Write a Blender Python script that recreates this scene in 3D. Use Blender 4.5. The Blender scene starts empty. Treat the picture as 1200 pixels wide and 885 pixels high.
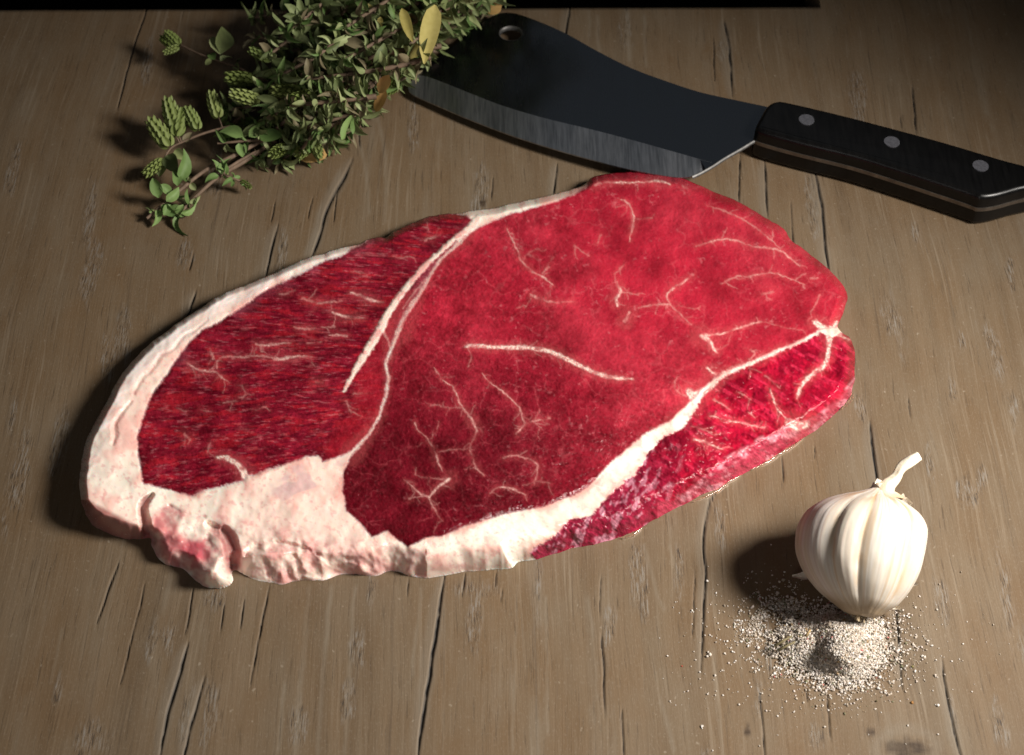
import bpy, bmesh, math, random
import numpy as np
from mathutils import Vector, Matrix

R = math.radians
rng = np.random.default_rng(7)
random.seed(7)
SC = bpy.context.scene
COL = SC.collection

# ------------------------------------------------------------------ camera
PITCH, FPX, DIST = R(50.0), 1950.0, 0.72
CAM = np.array([0.0, -DIST*math.cos(PITCH), DIST*math.sin(PITCH)])
cam = bpy.data.cameras.new('camera')
cam.sensor_width = 36.0
cam.sensor_fit = 'HORIZONTAL'
cam.lens = 36.0*FPX/1200.0
cam.clip_start, cam.clip_end = 0.01, 20.0
cam.dof.use_dof = True
cam.dof.focus_distance = 0.69
cam.dof.aperture_fstop = 18.0
cam_o = bpy.data.objects.new('camera', cam)
COL.objects.link(cam_o)
cam_o.location = CAM
cam_o.rotation_euler = (R(90)-PITCH, 0, 0)
SC.camera = cam_o

# ------------------------------------------------------------------ world, lamps, exposure
W = bpy.data.worlds.new('World')
SC.world = W
W.use_nodes = True
W.node_tree.nodes['Background'].inputs[0].default_value = (0.9, 0.95, 1.0, 1)
W.node_tree.nodes['Background'].inputs[1].default_value = 0.006

def lamp_at(o, target):
    o.rotation_euler = (Vector(target)-o.location).to_track_quat('-Z', 'Y').to_euler()

key = bpy.data.lights.new('key_lamp', 'SPOT')
key.energy = 50.0
key.color = (1.0, 0.945, 0.87)
key.spot_size = R(59)
key.spot_blend = 1.0
key.shadow_soft_size = 0.10
key_o = bpy.data.objects.new('key_lamp', key)
COL.objects.link(key_o)
key_o.location = (0.52, -0.16, 0.51)
lamp_at(key_o, (0.035, -0.055, 0.0))

def fill_lamp(name, energy, size, loc, target, color, spread=120):
    l_ = bpy.data.lights.new(name, 'AREA')
    l_.energy = energy; l_.shape = 'DISK'; l_.size = size; l_.spread = R(spread); l_.color = color
    o_ = bpy.data.objects.new(name, l_)
    COL.objects.link(o_)
    o_.location = loc
    lamp_at(o_, target)
fill_lamp('added_back_fill', 0.045, 0.6, (0.10, 0.62, 0.62), (0.05, 0.02, 0.0), (0.80, 0.90, 1.0))  # added lamp, gives the blade something dim and bluish to reflect
fill_lamp('added_front_fill', 0.42, 0.4, (-0.12, -0.75, 0.55), (0.05, -0.05, 0.0), (1.0, 0.96, 0.92))  # added lamp, weak fill for the garlic and the front of the steak

SC.view_settings.view_transform = 'Standard'
SC.view_settings.look = 'None'
SC.view_settings.exposure = 0.0
SC.view_settings.gamma = 1.0
SC.view_settings.use_curve_mapping = False
SC.cycles.use_denoising = True
SC.cycles.max_bounces = 8

# ------------------------------------------------------------------ helpers
def ray(px, py):
    px = np.asarray(px, float); py = np.asarray(py, float)
    u = (px-600.0)/FPX; v = (442.5-py)/FPX
    c, s = math.cos(PITCH), math.sin(PITCH)
    return u, c+v*s, -s+v*c

def at(px, py, z=0.0):
    """point of the place seen at a photo pixel, at height z above the table"""
    dx, dy, dz = ray(px, py)
    t = (np.asarray(z, float)-CAM[2])/dz
    return np.stack(np.broadcast_arrays(CAM[0]+dx*t, CAM[1]+dy*t, CAM[2]+dz*t), -1)

def at_slope(px, py, a, b):
    """same, on the tilted plane z = a + b*x"""
    dx, dy, dz = ray(px, py)
    t = (a+b*CAM[0]-CAM[2])/(dz-b*dx)
    return np.stack(np.broadcast_arrays(CAM[0]+dx*t, CAM[1]+dy*t, CAM[2]+dz*t), -1)

def to_px(p):
    p = np.asarray(p, float)-CAM
    c, s = math.cos(PITCH), math.sin(PITCH)
    f = p[..., 1]*c-p[..., 2]*s
    up = p[..., 1]*s+p[..., 2]*c
    return 600+FPX*p[..., 0]/f, 442.5-FPX*up/f, f

def smooth01(t):
    t = np.clip(t, 0, 1)
    return t*t*(3-2*t)

def step(a, b, x):
    return smooth01((x-a)/(b-a))

_TABLES = {}
def vnoise(x, y, seed=0):
    if seed not in _TABLES:
        _TABLES[seed] = np.random.default_rng(1000+seed).random((256, 256)).astype(np.float32)
    T = _TABLES[seed]
    xi = np.floor(x).astype(np.int64); yi = np.floor(y).astype(np.int64)
    fx = (x-xi).astype(np.float32); fy = (y-yi).astype(np.float32)
    fx = fx*fx*(3-2*fx); fy = fy*fy*(3-2*fy)
    x0 = xi & 255; x1 = (xi+1) & 255; y0 = yi & 255; y1 = (yi+1) & 255
    return (T[x0, y0]*(1-fx)+T[x1, y0]*fx)*(1-fy)+(T[x0, y1]*(1-fx)+T[x1, y1]*fx)*fy

def fbm(x, y, seed=0, octs=4, gain=0.5):
    s = 0; a = 1; n = 0
    for k in range(octs):
        c_, s_ = math.cos(0.35+0.9*k), math.sin(0.35+0.9*k); f_ = 2**k
        s = s+a*vnoise((x*c_-y*s_)*f_+13.7*k, (x*s_+y*c_)*f_+5.3*k, seed+k); n += a; a *= gain
    return s/n

def worley(x, y, seed=0):
    g = np.random.default_rng(500+seed)
    J = g.random((128, 128, 2))
    xi = np.floor(x).astype(np.int64); yi = np.floor(y).astype(np.int64)
    f1 = np.full(x.shape, 9.0); f2 = np.full(x.shape, 9.0)
    for dx in (-1, 0, 1):
        for dy in (-1, 0, 1):
            cx, cy = xi+dx, yi+dy
            j = J[cx & 127, cy & 127]
            d = np.hypot(x-cx-j[..., 0], y-cy-j[..., 1])
            f2 = np.where(d < f1, f1, np.minimum(f2, d)); f1 = np.minimum(f1, d)
    return f1, f2

def seg_dist(x, y, a, b):
    ax, ay = a; bx, by = b
    vx, vy = bx-ax, by-ay
    L = vx*vx+vy*vy+1e-12
    t = np.clip(((x-ax)*vx+(y-ay)*vy)/L, 0, 1)
    return np.hypot(x-ax-t*vx, y-ay-t*vy), t

def line_field(x, y, pts, w, soft=0.8):
    """0..1 inside a polyline of full width w (a number or one per point)"""
    out = np.zeros(x.shape)
    ws = np.full(len(pts), w, float) if np.isscalar(w) else np.asarray(w, float)
    for i in range(len(pts)-1):
        m = max(ws[i], ws[i+1])+2
        (ax, ay), (bx, by) = pts[i], pts[i+1]
        idx = np.nonzero((x > min(ax, bx)-m) & (x < max(ax, bx)+m) & (y > min(ay, by)-m) & (y < max(ay, by)+m))
        if len(idx[0]) == 0: continue
        d, t = seg_dist(x[idx], y[idx], pts[i], pts[i+1])
        ww = (ws[i]*(1-t)+ws[i+1]*t)/2
        out[idx] = np.maximum(out[idx], 1-smooth01((d-ww+soft*0.5)/(soft+ww*0.5)))
    return out

def poly_sd(x, y, pts):
    """signed distance, positive inside"""
    n = len(pts)
    d = np.full(x.shape, 1e9); ins = np.zeros(x.shape, bool)
    for i in range(n):
        a, b = pts[i], pts[(i+1) % n]
        dd, _ = seg_dist(x, y, a, b)
        d = np.minimum(d, dd)
        if a[1] != b[1]:
            c = ((a[1] > y) != (b[1] > y)) & (x < (b[0]-a[0])*(y-a[1])/(b[1]-a[1])+a[0])
            ins ^= c
    return np.where(ins, d, -d)

def catmull(pts, n=6, closed=True):
    P = np.asarray(pts, float); m = len(P); out = []
    rngi = range(m) if closed else range(m-1)
    for i in rngi:
        if closed: p0, p1, p2, p3 = P[i-1], P[i], P[(i+1) % m], P[(i+2) % m]
        else: p0, p1, p2, p3 = P[max(i-1, 0)], P[i], P[i+1], P[min(i+2, m-1)]
        for k in range(n):
            t = k/n
            out.append(0.5*(2*p1+(p2-p0)*t+(2*p0-5*p1+4*p2-p3)*t*t+(3*p1-p0-3*p2+p3)*t**3))
    if not closed: out.append(P[-1])
    return np.array(out)

def mesh_np(name, V, F, smooth=True):
    """mesh from arrays; F is (n,4) or (n,3)"""
    me = bpy.data.meshes.new(name)
    V = np.asarray(V, np.float32); F = np.asarray(F, np.int32)
    k = F.shape[1]
    me.vertices.add(len(V)); me.vertices.foreach_set('co', V.ravel())
    me.loops.add(F.size); me.loops.foreach_set('vertex_index', F.ravel())
    me.polygons.add(len(F))
    me.polygons.foreach_set('loop_start', np.arange(0, F.size, k, dtype=np.int32))
    me.polygons.foreach_set('loop_total', np.full(len(F), k, np.int32))
    if smooth: me.polygons.foreach_set('use_smooth', np.ones(len(F), bool))
    me.update(calc_edges=True)
    return me

def attr_color(me, name, C):
    a = me.attributes.new(name, 'FLOAT_COLOR', 'POINT')
    C = np.asarray(C, np.float32)
    if C.shape[1] == 3: C = np.concatenate([C, np.ones((len(C), 1), np.float32)], 1)
    a.data.foreach_set('color', C.ravel())

def attr_float(me, name, v):
    a = me.attributes.new(name, 'FLOAT', 'POINT')
    a.data.foreach_set('value', np.asarray(v, np.float32))

def link(name, me, mat, parent=None, label=None):
    o = bpy.data.objects.new(name, me)
    COL.objects.link(o)
    if mat is not None and len(me.materials) == 0: me.materials.append(mat)
    if parent is not None: o.parent = parent
    if label: o['label'] = label
    return o

def from_bm(name, bm, mat, parent=None, smooth=True, label=None):
    me = bpy.data.meshes.new(name)
    bm.normal_update()
    bm.to_mesh(me); bm.free()
    if smooth: me.polygons.foreach_set('use_smooth', np.ones(len(me.polygons), bool))
    me.update()
    return link(name, me, mat, parent, label)

def thing(name, label, cat, loc=(0, 0, 0), group=None):
    o = bpy.data.objects.new(name, None)
    COL.objects.link(o)
    o.location = loc
    o.empty_display_size = 0.01
    o['label'] = label; o['category'] = cat
    if group: o['group'] = group
    return o

def tag(o, label, cat, group=None):
    o['label'] = label; o['category'] = cat
    if group: o['group'] = group
    return o

def place_part(o, root):
    """parent while the mesh stays in world coordinates"""
    o.parent = root
    o.matrix_parent_inverse = Matrix.Translation(-Vector(root.location))

# ------------------------------------------------------------------ materials
class NT:
    def __init__(self, name):
        self.m = bpy.data.materials.new(name)
        self.m.use_nodes = True
        self.t = self.m.node_tree
        self.b = self.t.nodes['Principled BSDF']
    def n(self, typ, **kw):
        nd = self.t.nodes.new(typ)
        for k, v in kw.items():
            if k in ('ins',):
                for a, b in v.items(): nd.inputs[a].default_value = b
            else: setattr(nd, k, v)
        return nd
    def l(self, a, b): self.t.links.new(a, b)
    def noise(self, vec, scale, detail=4, rough=0.55, dist=0.0):
        nd = self.n('ShaderNodeTexNoise', ins={'Scale': scale, 'Detail': detail, 'Roughness': rough, 'Distortion': dist})
        self.l(vec, nd.inputs['Vector']); return nd.outputs['Fac']
    def ramp(self, fac, stops):
        nd = self.n('ShaderNodeValToRGB'); e = nd.color_ramp.elements
        while len(e) < len(stops): e.new(0.5)
        for i, (p, c) in enumerate(stops):
            e[i].position = p; e[i].color = (*c, 1) if len(c) == 3 else c
        self.l(fac, nd.inputs[0]); return nd.outputs[0]
    def mix(self, fac, a, b, blend='MIX'):
        nd = self.n('ShaderNodeMix', data_type='RGBA', blend_type=blend)
        for s, v in ((0, fac), (6, a), (7, b)):
            if hasattr(v, 'is_output'): self.l(v, nd.inputs[s])
            elif s == 0: nd.inputs[0].default_value = v
            else: nd.inputs[s].default_value = (*v, 1)
        return nd.outputs[2]
    def math(self, op, a, b=None, clamp=False):
        nd = self.n('ShaderNodeMath', operation=op, use_clamp=clamp)
        for i, v in ((0, a), (1, b)):
            if v is None: continue
            if hasattr(v, 'is_output'): self.l(v, nd.inputs[i])
            else: nd.inputs[i].default_value = v
        return nd.outputs[0]
    def mapped(self, scale=(1, 1, 1), rot=(0, 0, 0), src=None):
        if src is None: src = self.n('ShaderNodeTexCoord').outputs['Object']
        mp = self.n('ShaderNodeMapping', ins={'Scale': scale, 'Rotation': rot})
        self.l(src, mp.inputs['Vector']); return mp.outputs[0]
    def attr(self, name, out='Fac'):
        return self.n('ShaderNodeAttribute', attribute_name=name).outputs[out]
    def bump(self, h, strength=0.3, dist=0.001, normal=None):
        nd = self.n('ShaderNodeBump', ins={'Strength': strength, 'Distance': dist})
        self.l(h, nd.inputs['Height'])
        if normal is not None: self.l(normal, nd.inputs['Normal'])
        return nd.outputs[0]
    def set(self, **kw):
        names = {'color': 'Base Color', 'rough': 'Roughness', 'metal': 'Metallic', 'spec': 'Specular IOR Level', 'normal': 'Normal',
                 'sss': 'Subsurface Weight', 'sss_scale': 'Subsurface Scale', 'coat': 'Coat Weight', 'coat_rough': 'Coat Roughness',
                 'trans': 'Transmission Weight', 'ior': 'IOR', 'aniso': 'Anisotropic', 'sss_radius': 'Subsurface Radius', 'sheen': 'Sheen Weight'}
        for k, v in kw.items():
            s = self.b.inputs[names[k]]
            if hasattr(v, 'is_output'): self.l(v, s)
            elif k == 'color': s.default_value = (*v, 1)
            else: s.default_value = v
        return self.m

def wood_material():
    m = NT('weathered_wood')
    co = m.n('ShaderNodeTexCoord').outputs['Object']
    warp = m.n('ShaderNodeTexNoise', ins={'Scale': 5.0, 'Detail': 2.0})
    m.l(co, warp.inputs['Vector'])
    wv = m.n('ShaderNodeVectorMath', operation='MULTIPLY_ADD')
    m.l(warp.outputs['Color'], wv.inputs[0]); wv.inputs[1].default_value = (0.016, 0.0, 0); m.l(co, wv.inputs[2])
    wc = wv.outputs[0]
    broad = m.noise(m.mapped((14, 1.6, 1), src=wc), 1.0, 3)
    grain = m.noise(m.mapped((120, 4.5, 1), src=wc), 1.0, 5, 0.6)
    fine = m.noise(m.mapped((900, 45, 1), src=wc), 1.0, 4, 0.65)
    mott = m.noise(m.mapped((60, 22, 1), src=co), 1.0, 5, 0.65)
    speck = m.noise(m.mapped((1500, 700, 1), src=co), 1.0, 3, 0.6)
    c = m.ramp(grain, [(0.28, (0.095, 0.063, 0.036)), (0.5, (0.122, 0.082, 0.047)), (0.72, (0.152, 0.106, 0.065))])
    c = m.mix(m.math('MULTIPLY', m.ramp(broad, [(0.35, (0, 0, 0)), (0.65, (1, 1, 1))]), 0.75), c, (0.135, 0.083, 0.042))
    # greyish worn haze and pale streaks along the grain
    pale = m.ramp(m.noise(m.mapped((75, 2.0, 1), src=wc), 1.0, 4, 0.7), [(0.55, (0, 0, 0)), (0.72, (1, 1, 1))])
    pale = m.math('MULTIPLY', pale, m.ramp(mott, [(0.40, (0, 0, 0)), (0.62, (1, 1, 1))]))
    c = m.mix(m.math('MULTIPLY', pale, 0.42), c, (0.210, 0.181, 0.143))
    st = m.attr('streak')
    c = m.mix(m.math('MULTIPLY', st, m.ramp(mott, [(0.3, (0.25,)*3), (0.65, (1, 1, 1))])), c, (0.229, 0.200, 0.158))
    gm = m.ramp(mott, [(0.35, (0, 0, 0)), (0.75, (1, 1, 1))])
    c = m.mix(m.math('MULTIPLY', gm, 0.42), c, (0.167, 0.138, 0.100))
    # fine dark pores
    por = m.ramp(fine, [(0.30, (1, 1, 1)), (0.42, (0, 0, 0))])
    c = m.mix(m.math('MULTIPLY', por, 0.62), c, (0.050, 0.034, 0.021))
    c = m.mix(m.math('MULTIPLY', m.ramp(speck, [(0.55, (0, 0, 0)), (0.75, (1, 1, 1))]), 0.34), c, (0.239, 0.200, 0.158))
    # hair-fine pale scuffs and dark pore lines along the grain, in patches
    pm = m.ramp(m.noise(m.mapped((18, 6, 1), src=co), 1.0, 3, 0.6), [(0.42, (0, 0, 0)), (0.60, (1, 1, 1))])
    l1 = m.ramp(m.noise(m.mapped((650, 14, 1), rot=(0, 0, R(2)), src=wc), 1.0, 3, 0.6), [(0.56, (0, 0, 0)), (0.66, (1, 1, 1))])
    c = m.mix(m.math('MULTIPLY', m.math('MULTIPLY', pm, l1), 0.30), c, (0.27, 0.222, 0.165))
    pm2 = m.ramp(m.noise(m.mapped((14, 5, 1), rot=(0, 0, R(40)), src=co), 1.0, 3, 0.6), [(0.40, (0, 0, 0)), (0.58, (1, 1, 1))])
    l2 = m.ramp(m.noise(m.mapped((420, 7, 1), rot=(0, 0, R(-2)), src=wc), 1.0, 4, 0.65), [(0.30, (1, 1, 1)), (0.40, (0, 0, 0))])
    c = m.mix(m.math('MULTIPLY', m.math('MULTIPLY', pm2, l2), 0.60), c, (0.052, 0.036, 0.024))
    dots = m.noise(m.mapped((420, 300, 1), src=co), 1.0, 2, 0.5)
    c = m.mix(m.math('MULTIPLY', m.ramp(dots, [(0.70, (0, 0, 0)), (0.76, (1, 1, 1))]), 0.45), c, (0.30, 0.25, 0.19))
    # worn patches: torn grey fibres
    wear = m.attr('wear')
    fib = m.noise(m.mapped((1300, 110, 1), rot=(0, 0, R(-9)), src=co), 1.0, 4, 0.75)
    c = m.mix(m.math('MULTIPLY', m.math('MULTIPLY', wear, m.ramp(fib, [(0.50, (0, 0, 0)), (0.60, (1, 1, 1))])), 0.75), c, (0.200, 0.181, 0.158))
    c = m.mix(m.math('MULTIPLY', m.math('MULTIPLY', wear, m.ramp(fib, [(0.38, (1, 1, 1)), (0.46, (0, 0, 0))])), 0.85), c, (0.030, 0.026, 0.024))
    kn = m.attr('knot')
    c = m.mix(m.math('MULTIPLY', kn, m.ramp(m.noise(m.mapped((160, 260, 1), src=co), 1.0, 4), [(0.3, (1, 1, 1)), (0.7, (0.35,)*3)])), c, (0.027, 0.016, 0.010))
    halo = m.attr('halo')
    c = m.mix(m.math('MULTIPLY', halo, 0.55), c, (0.179, 0.155, 0.123))
    ck = m.attr('crack')
    c = m.mix(m.math('MULTIPLY', ck, 0.93), c, (0.021, 0.020, 0.020))
    h = m.math('ADD', m.math('MULTIPLY', grain, 0.6), m.math('MULTIPLY', fine, 0.9))
    h = m.math('ADD', h, m.math('MULTIPLY', m.math('MULTIPLY', wear, fib), 1.2))
    h = m.math('ADD', h, m.math('MULTIPLY', speck, 0.25))
    rg = m.math('ADD', 0.50, m.math('MULTIPLY', fine, 0.18))
    return m.set(color=c, rough=rg, spec=0.28, normal=m.bump(h, 0.36, 0.0005))

WOOD = wood_material()

def plain(name, color, rough=0.5, spec=0.5, var=0.25, scale=300, metal=0.0, bump=0.0, **kw):
    m = NT(name)
    n = m.noise(m.mapped((1, 1, 1)), scale, 4)
    lo = tuple(c*(1-var) for c in color); hi = tuple(min(1, c*(1+var)) for c in color)
    col = m.ramp(n, [(0.3, lo), (0.7, hi)])
    if bump: kw['normal'] = m.bump(n, bump, 0.0004)
    return m.set(color=col, rough=rough, spec=spec, metal=metal, **kw)

# ------------------------------------------------------------------ table top (the surface)
CRACKS = [  # pixel polylines of the splits in the board, width in pixels
    ([(227, 688), (222, 715), (218, 742)], 2.2), ([(221, 755), (212, 785), (206, 805), (196, 838), (187, 892)], 4.2),
    ([(240, 795), (228, 835), (221, 858), (214, 895)], 3.0), ([(139, 660), (128, 690), (114, 731)], 2.0),
    ([(170, 685), (158, 735), (142, 800)], 1.3), ([(316, 688), (306, 735), (293, 805)], 2.0),
    ([(286, 703), (281, 737)], 2.0), ([(262, 712), (258, 742)], 1.4), ([(522, 672), (513, 725), (504, 785), (496, 838), (489, 892)], 4.6),
    ([(545, 676), (542, 697)], 1.8), ([(480, 676), (477, 698)], 1.4), ([(582, 672), (580, 690)], 1.2), ([(589, 690), (586, 708)], 1.2),
    ([(704, 742), (707, 775), (708, 842)], 2.0), ([(729, 836), (731, 892)], 2.0), ([(704, 672), (703, 722)], 0.9),
    ([(840, 572), (829, 597), (824, 640), (827, 672), (824, 725), (821, 792)], 2.8),
    ([(1019, 495), (1024, 532), (1030, 575)], 3.6), ([(1048, 690), (1052, 735), (1057, 805)], 3.2),
    ([(1104, 770), (1109, 815), (1120, 862), (1128, 892)], 2.8), ([(891, 812), (897, 892)], 1.9), ([(969, 812), (973, 868)], 1.9),
    ([(945, 805), (947, 822)], 1.2), ([(815, 665), (811, 752)], 1.0),
    ([(414, 187), (404, 207), (389, 232), (378, 262), (371, 285), (364, 305)], 3.6), ([(394, 228), (391, 260)], 1.6), ([(366, 232), (362, 255)], 1.0),
    ([(326, 263), (318, 292), (310, 330)], 2.8), ([(322, 238), (318, 258)], 1.5), ([(229, 342), (218, 378)], 2.6), ([(226, 300), (222, 316)], 1.8),
    ([(668, 8), (662, 52)], 2.4), ([(653, 192), (648, 232)], 2.4), ([(577, 208), (576, 235)], 1.4), ([(848, 25), (855, 60), (858, 112)], 3.0), ([(836, 45), (838, 95)], 1.4),
    ([(868, 178), (866, 240)], 2.2), ([(896, 188), (899, 255)], 2.6), ([(955, 200), (962, 238), (967, 285), (972, 322)], 3.4),
    ([(926, 237), (930, 290)], 1.4), ([(1069, 100), (1074, 156)], 2.2), ([(1055, 138), (1057, 152)], 1.2),
    ([(172, 8), (161, 42), (148, 85), (138, 130)], 2.0), ([(1064, 465), (1066, 492)], 1.2), ([(917, 535), (918, 565)], 1.6), ([(954, 522), (955, 537)], 1.2),
    ([(368, 145), (362, 172)], 1.6), ([(418, 140), (423, 172)], 1.2),
]
WEAR = [(1046, 378, 15, 45, 10), (1160, 395, 12, 30, 12), (1172, 430, 9, 22, 10), (1116, 455, 8, 25, 8), (1008, 480, 8, 20, 8), (952, 250, 12, 35, 6), (1128, 400, 6, 18, 8), (1185, 330, 8, 25, 8),
        (140, 395, 16, 55, -14), (215, 300, 12, 30, -10), (110, 865, 20, 30, -8), (1180, 690, 10, 60, 6), (1105, 705, 8, 35, 6), (955, 862, 12, 25, 2), (845, 620, 8, 30, 4),
        (330, 300, 8, 30, -8), (65, 520, 14, 50, -14), (255, 700, 20, 15, -5), (20, 560, 14, 60, -14), (1090, 540, 6, 30, 8), (560, 690, 24, 14, -2), (735, 30, 10, 30, 1)]
STREAKS = [([(345, 885), (356, 760), (362, 690)], 5), ([(372, 885), (381, 760), (388, 690)], 4), ([(405, 885), (411, 760), (416, 690)], 3.5), ([(483, 790), (490, 720), (494, 690)], 3),
           ([(60, 800), (72, 740)], 2.5), ([(755, 640), (768, 690), (778, 715)], 3), ([(785, 640), (795, 680)], 2.5), ([(450, 260), (452, 190), (440, 130)], 3), ([(432, 250), (428, 190), (415, 140)], 2.5),
           ([(352, 320), (378, 250), (398, 205)], 7), ([(700, 20), (702, 60)], 3), ([(735, 15), (738, 70)], 3), ([(755, 20), (757, 78)], 2.5), ([(690, 12), (691, 45)], 2), ([(640, 700), (642, 860)], 2.5),
           ([(325, 880), (334, 800)], 3), ([(775, 820), (790, 880)], 4), ([(835, 760), (843, 850), (848, 885)], 4), ([(690, 700), (700, 820)], 2), ([(606, 690), (600, 880)], 2)]

def build_table():
    e0, e1 = at(0, 12.0), at(955, 8.5)
    k = (e1[1]-e0[1])/(e1[0]-e0[0])
    xs = np.concatenate([np.linspace(-0.75, -0.31, 12)[:-1], np.arange(-0.31, 0.31, 0.00042), np.linspace(0.31, 0.60, 9)])
    ys = np.concatenate([np.linspace(-0.62, -0.235, 12)[:-1], np.linspace(-0.235, 0.2562, 205)])
    X, Y = np.meshgrid(xs, ys, indexing='ij')
    f = np.clip((Y+0.2)/0.456, 0, 1)**3
    Y = Y+f*((e0[1]+k*(X-e0[0]))-0.2562)
    xr = at(961, 6)[0]
    nx, ny = X.shape
    # the right-hand board runs on further back
    ext = np.array([0.264, 0.28, 0.32, 0.42])
    X = np.concatenate([X, np.repeat(xs[:, None], 4, 1)], 1)
    Y = np.concatenate([Y, np.repeat(ext[None, :], nx, 0)], 1)
    px, py, _ = to_px(np.stack([X, Y, np.zeros_like(X)], -1))
    wob = (fbm(px*0.02, py*0.045, 3, 4)-0.5)*3.2
    crack = np.zeros(X.shape); halo = np.zeros(X.shape)
    for pts, w in CRACKS:
        p = catmull(pts, 4, False)
        n = len(p)
        ws = 0.66*w*np.minimum(1, np.minimum(np.arange(n), np.arange(n)[::-1])/(n*0.25)+0.25)
        jit = 0.25+1.35*fbm(px*0.05, py*0.11, 5, 2)
        crack = np.maximum(crack, line_field(px+wob, py, [tuple(q) for q in p], ws, 0.7)*np.clip(jit, 0, 1))
        if w > 2.3: halo = np.maximum(halo, line_field(px+wob+3, py, [tuple(q) for q in p], ws*5, 6.0))
    wr = random.Random(5)
    more = [(wr.uniform(0, 1200), wr.uniform(10, 885), wr.uniform(5, 14), wr.uniform(14, 48)) for _ in range(46)]
    more = [(a, b, c_, d_, (a-700)*0.018) for a, b, c_, d_ in more]
    wear = np.zeros(X.shape)
    for (cx, cy, rx, ry, ang) in WEAR+more:
        a = R(ang); dx = px-cx; dy = py-cy
        u = (dx*math.cos(a)-dy*math.sin(a))/rx; v = (dx*math.sin(a)+dy*math.cos(a))/ry
        nz = (fbm(px*0.08, py*0.03, 9, 3)-0.5)*1.6
        wear = np.maximum(wear, 1-smooth01((np.hypot(u, v)+nz-0.45)/0.6))
    streak = np.zeros(X.shape)
    for pts, w in STREAKS:
        p = [tuple(q) for q in catmull(pts, 4, False)]
        streak = np.maximum(streak, 0.38*line_field(px+wob*1.5, py, p, w, 3.5))
    knot = np.zeros(X.shape)
    for (cx, cy, rx, ry) in [(1062, 878, 27, 13), (876, 858, 4, 7), (1020, 858, 5, 4), (566, 237, 4, 6)]:
        knot = np.maximum(knot, 1-smooth01((np.hypot((px-cx)/rx, (py-cy)/ry)+(fbm(px*.06, py*.06, 21, 2)-.5)*.6-0.7)/0.4))
    halo = np.maximum(halo, 0.9*(1-smooth01(np.abs(np.hypot((px-1062)/36, (py-878)/24)-1)/0.35)))
    Z = -0.0011*crack-0.00012*wear*fbm(px*0.7, py*0.1, 2, 2)+0.00025*(fbm(X*40, Y*5, 30, 3)-0.5)
    wpx = np.where(np.abs(X) < 0.31, 1, 0)
    Z *= wpx
    n1, n2 = X.shape
    V = np.stack([X, Y, Z], -1).reshape(-1, 3)
    I = np.arange(n1*n2).reshape(n1, n2)
    Q = np.stack([I[:-1, :-1], I[1:, :-1], I[1:, 1:], I[:-1, 1:]], -1)
    keep = np.ones(Q.shape[:2], bool)
    keep[:, ny-1:] = (X[:-1, ny-1:-1] >= xr)
    F = Q[keep]
    # rim: front, sides and back edges drop 28 mm
    edges = np.concatenate([F[:, [0, 1]], F[:, [1, 2]], F[:, [2, 3]], F[:, [3, 0]]])
    key_ = np.sort(edges, 1); kk = key_[:, 0].astype(np.int64)*len(V)+key_[:, 1]
    u, inv, cnt = np.unique(kk, return_inverse=True, return_counts=True)
    be = edges[cnt[inv] == 1]
    bv = np.unique(be)
    mp = -np.ones(len(V), np.int64); mp[bv] = len(V)+np.arange(len(bv))
    V2 = V[bv].copy(); V2[:, 2] = -0.028
    SK = np.stack([be[:, 1], be[:, 0], mp[be[:, 0]], mp[be[:, 1]]], -1)
    me = mesh_np('table_top', np.concatenate([V, V2]), np.concatenate([F, SK]))
    def full(a): return np.concatenate([a.ravel(), np.zeros(len(bv))])
    for nm, a in (('crack', crack), ('wear', wear), ('halo', halo*0.6), ('streak', streak), ('knot', knot)):
        attr_float(me, nm, full(a))
    o = link('table_top', me, WOOD)
    o['kind'] = 'structure'
    bm = bmesh.new()
    vs = [bm.verts.new(p) for p in ((-3, -3, -0.7), (3, -3, -0.7), (3, 3, -0.7), (-3, 3, -0.7))]
    bm.faces.new(vs)
    fl = from_bm('floor', bm, plain('dark_floor', (0.012, 0.011, 0.01), 0.9, 0.1), smooth=False)
    fl['kind'] = 'structure'
build_table()

# ------------------------------------------------------------------ the steak
def meat_material(name, sss, rough_add=0.0, spec=0.5, scale=0.0016, bump=0.35):
    m = NT(name)
    c = m.attr('Col', 'Color')
    wet = m.attr('wet')
    co = m.mapped((1, 1, 1))
    n1 = m.noise(co, 900, 3, 0.6)
    n2 = m.noise(co, 2600, 2, 0.6)
    h = m.math('ADD', n1, m.math('MULTIPLY', n2, 0.5))
    rg = m.math('SUBTRACT', 0.46+rough_add, m.math('MULTIPLY', wet, 0.31), clamp=True)
    rg = m.math('ADD', rg, m.math('MULTIPLY', m.math('SUBTRACT', n1, 0.5), 0.25), clamp=True)
    return m.set(color=c, rough=rg, spec=spec*0.62, sss=sss, sss_scale=scale, sss_radius=(1.0, 0.35, 0.25), normal=m.bump(h, bump, 0.0004))

LEAN = meat_material('raw_beef', 0.10, 0.0, 0.55, 0.0009, 0.62)
FAT = meat_material('beef_fat', 0.55, -0.10, 0.5, 0.0032, 0.10)

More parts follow.
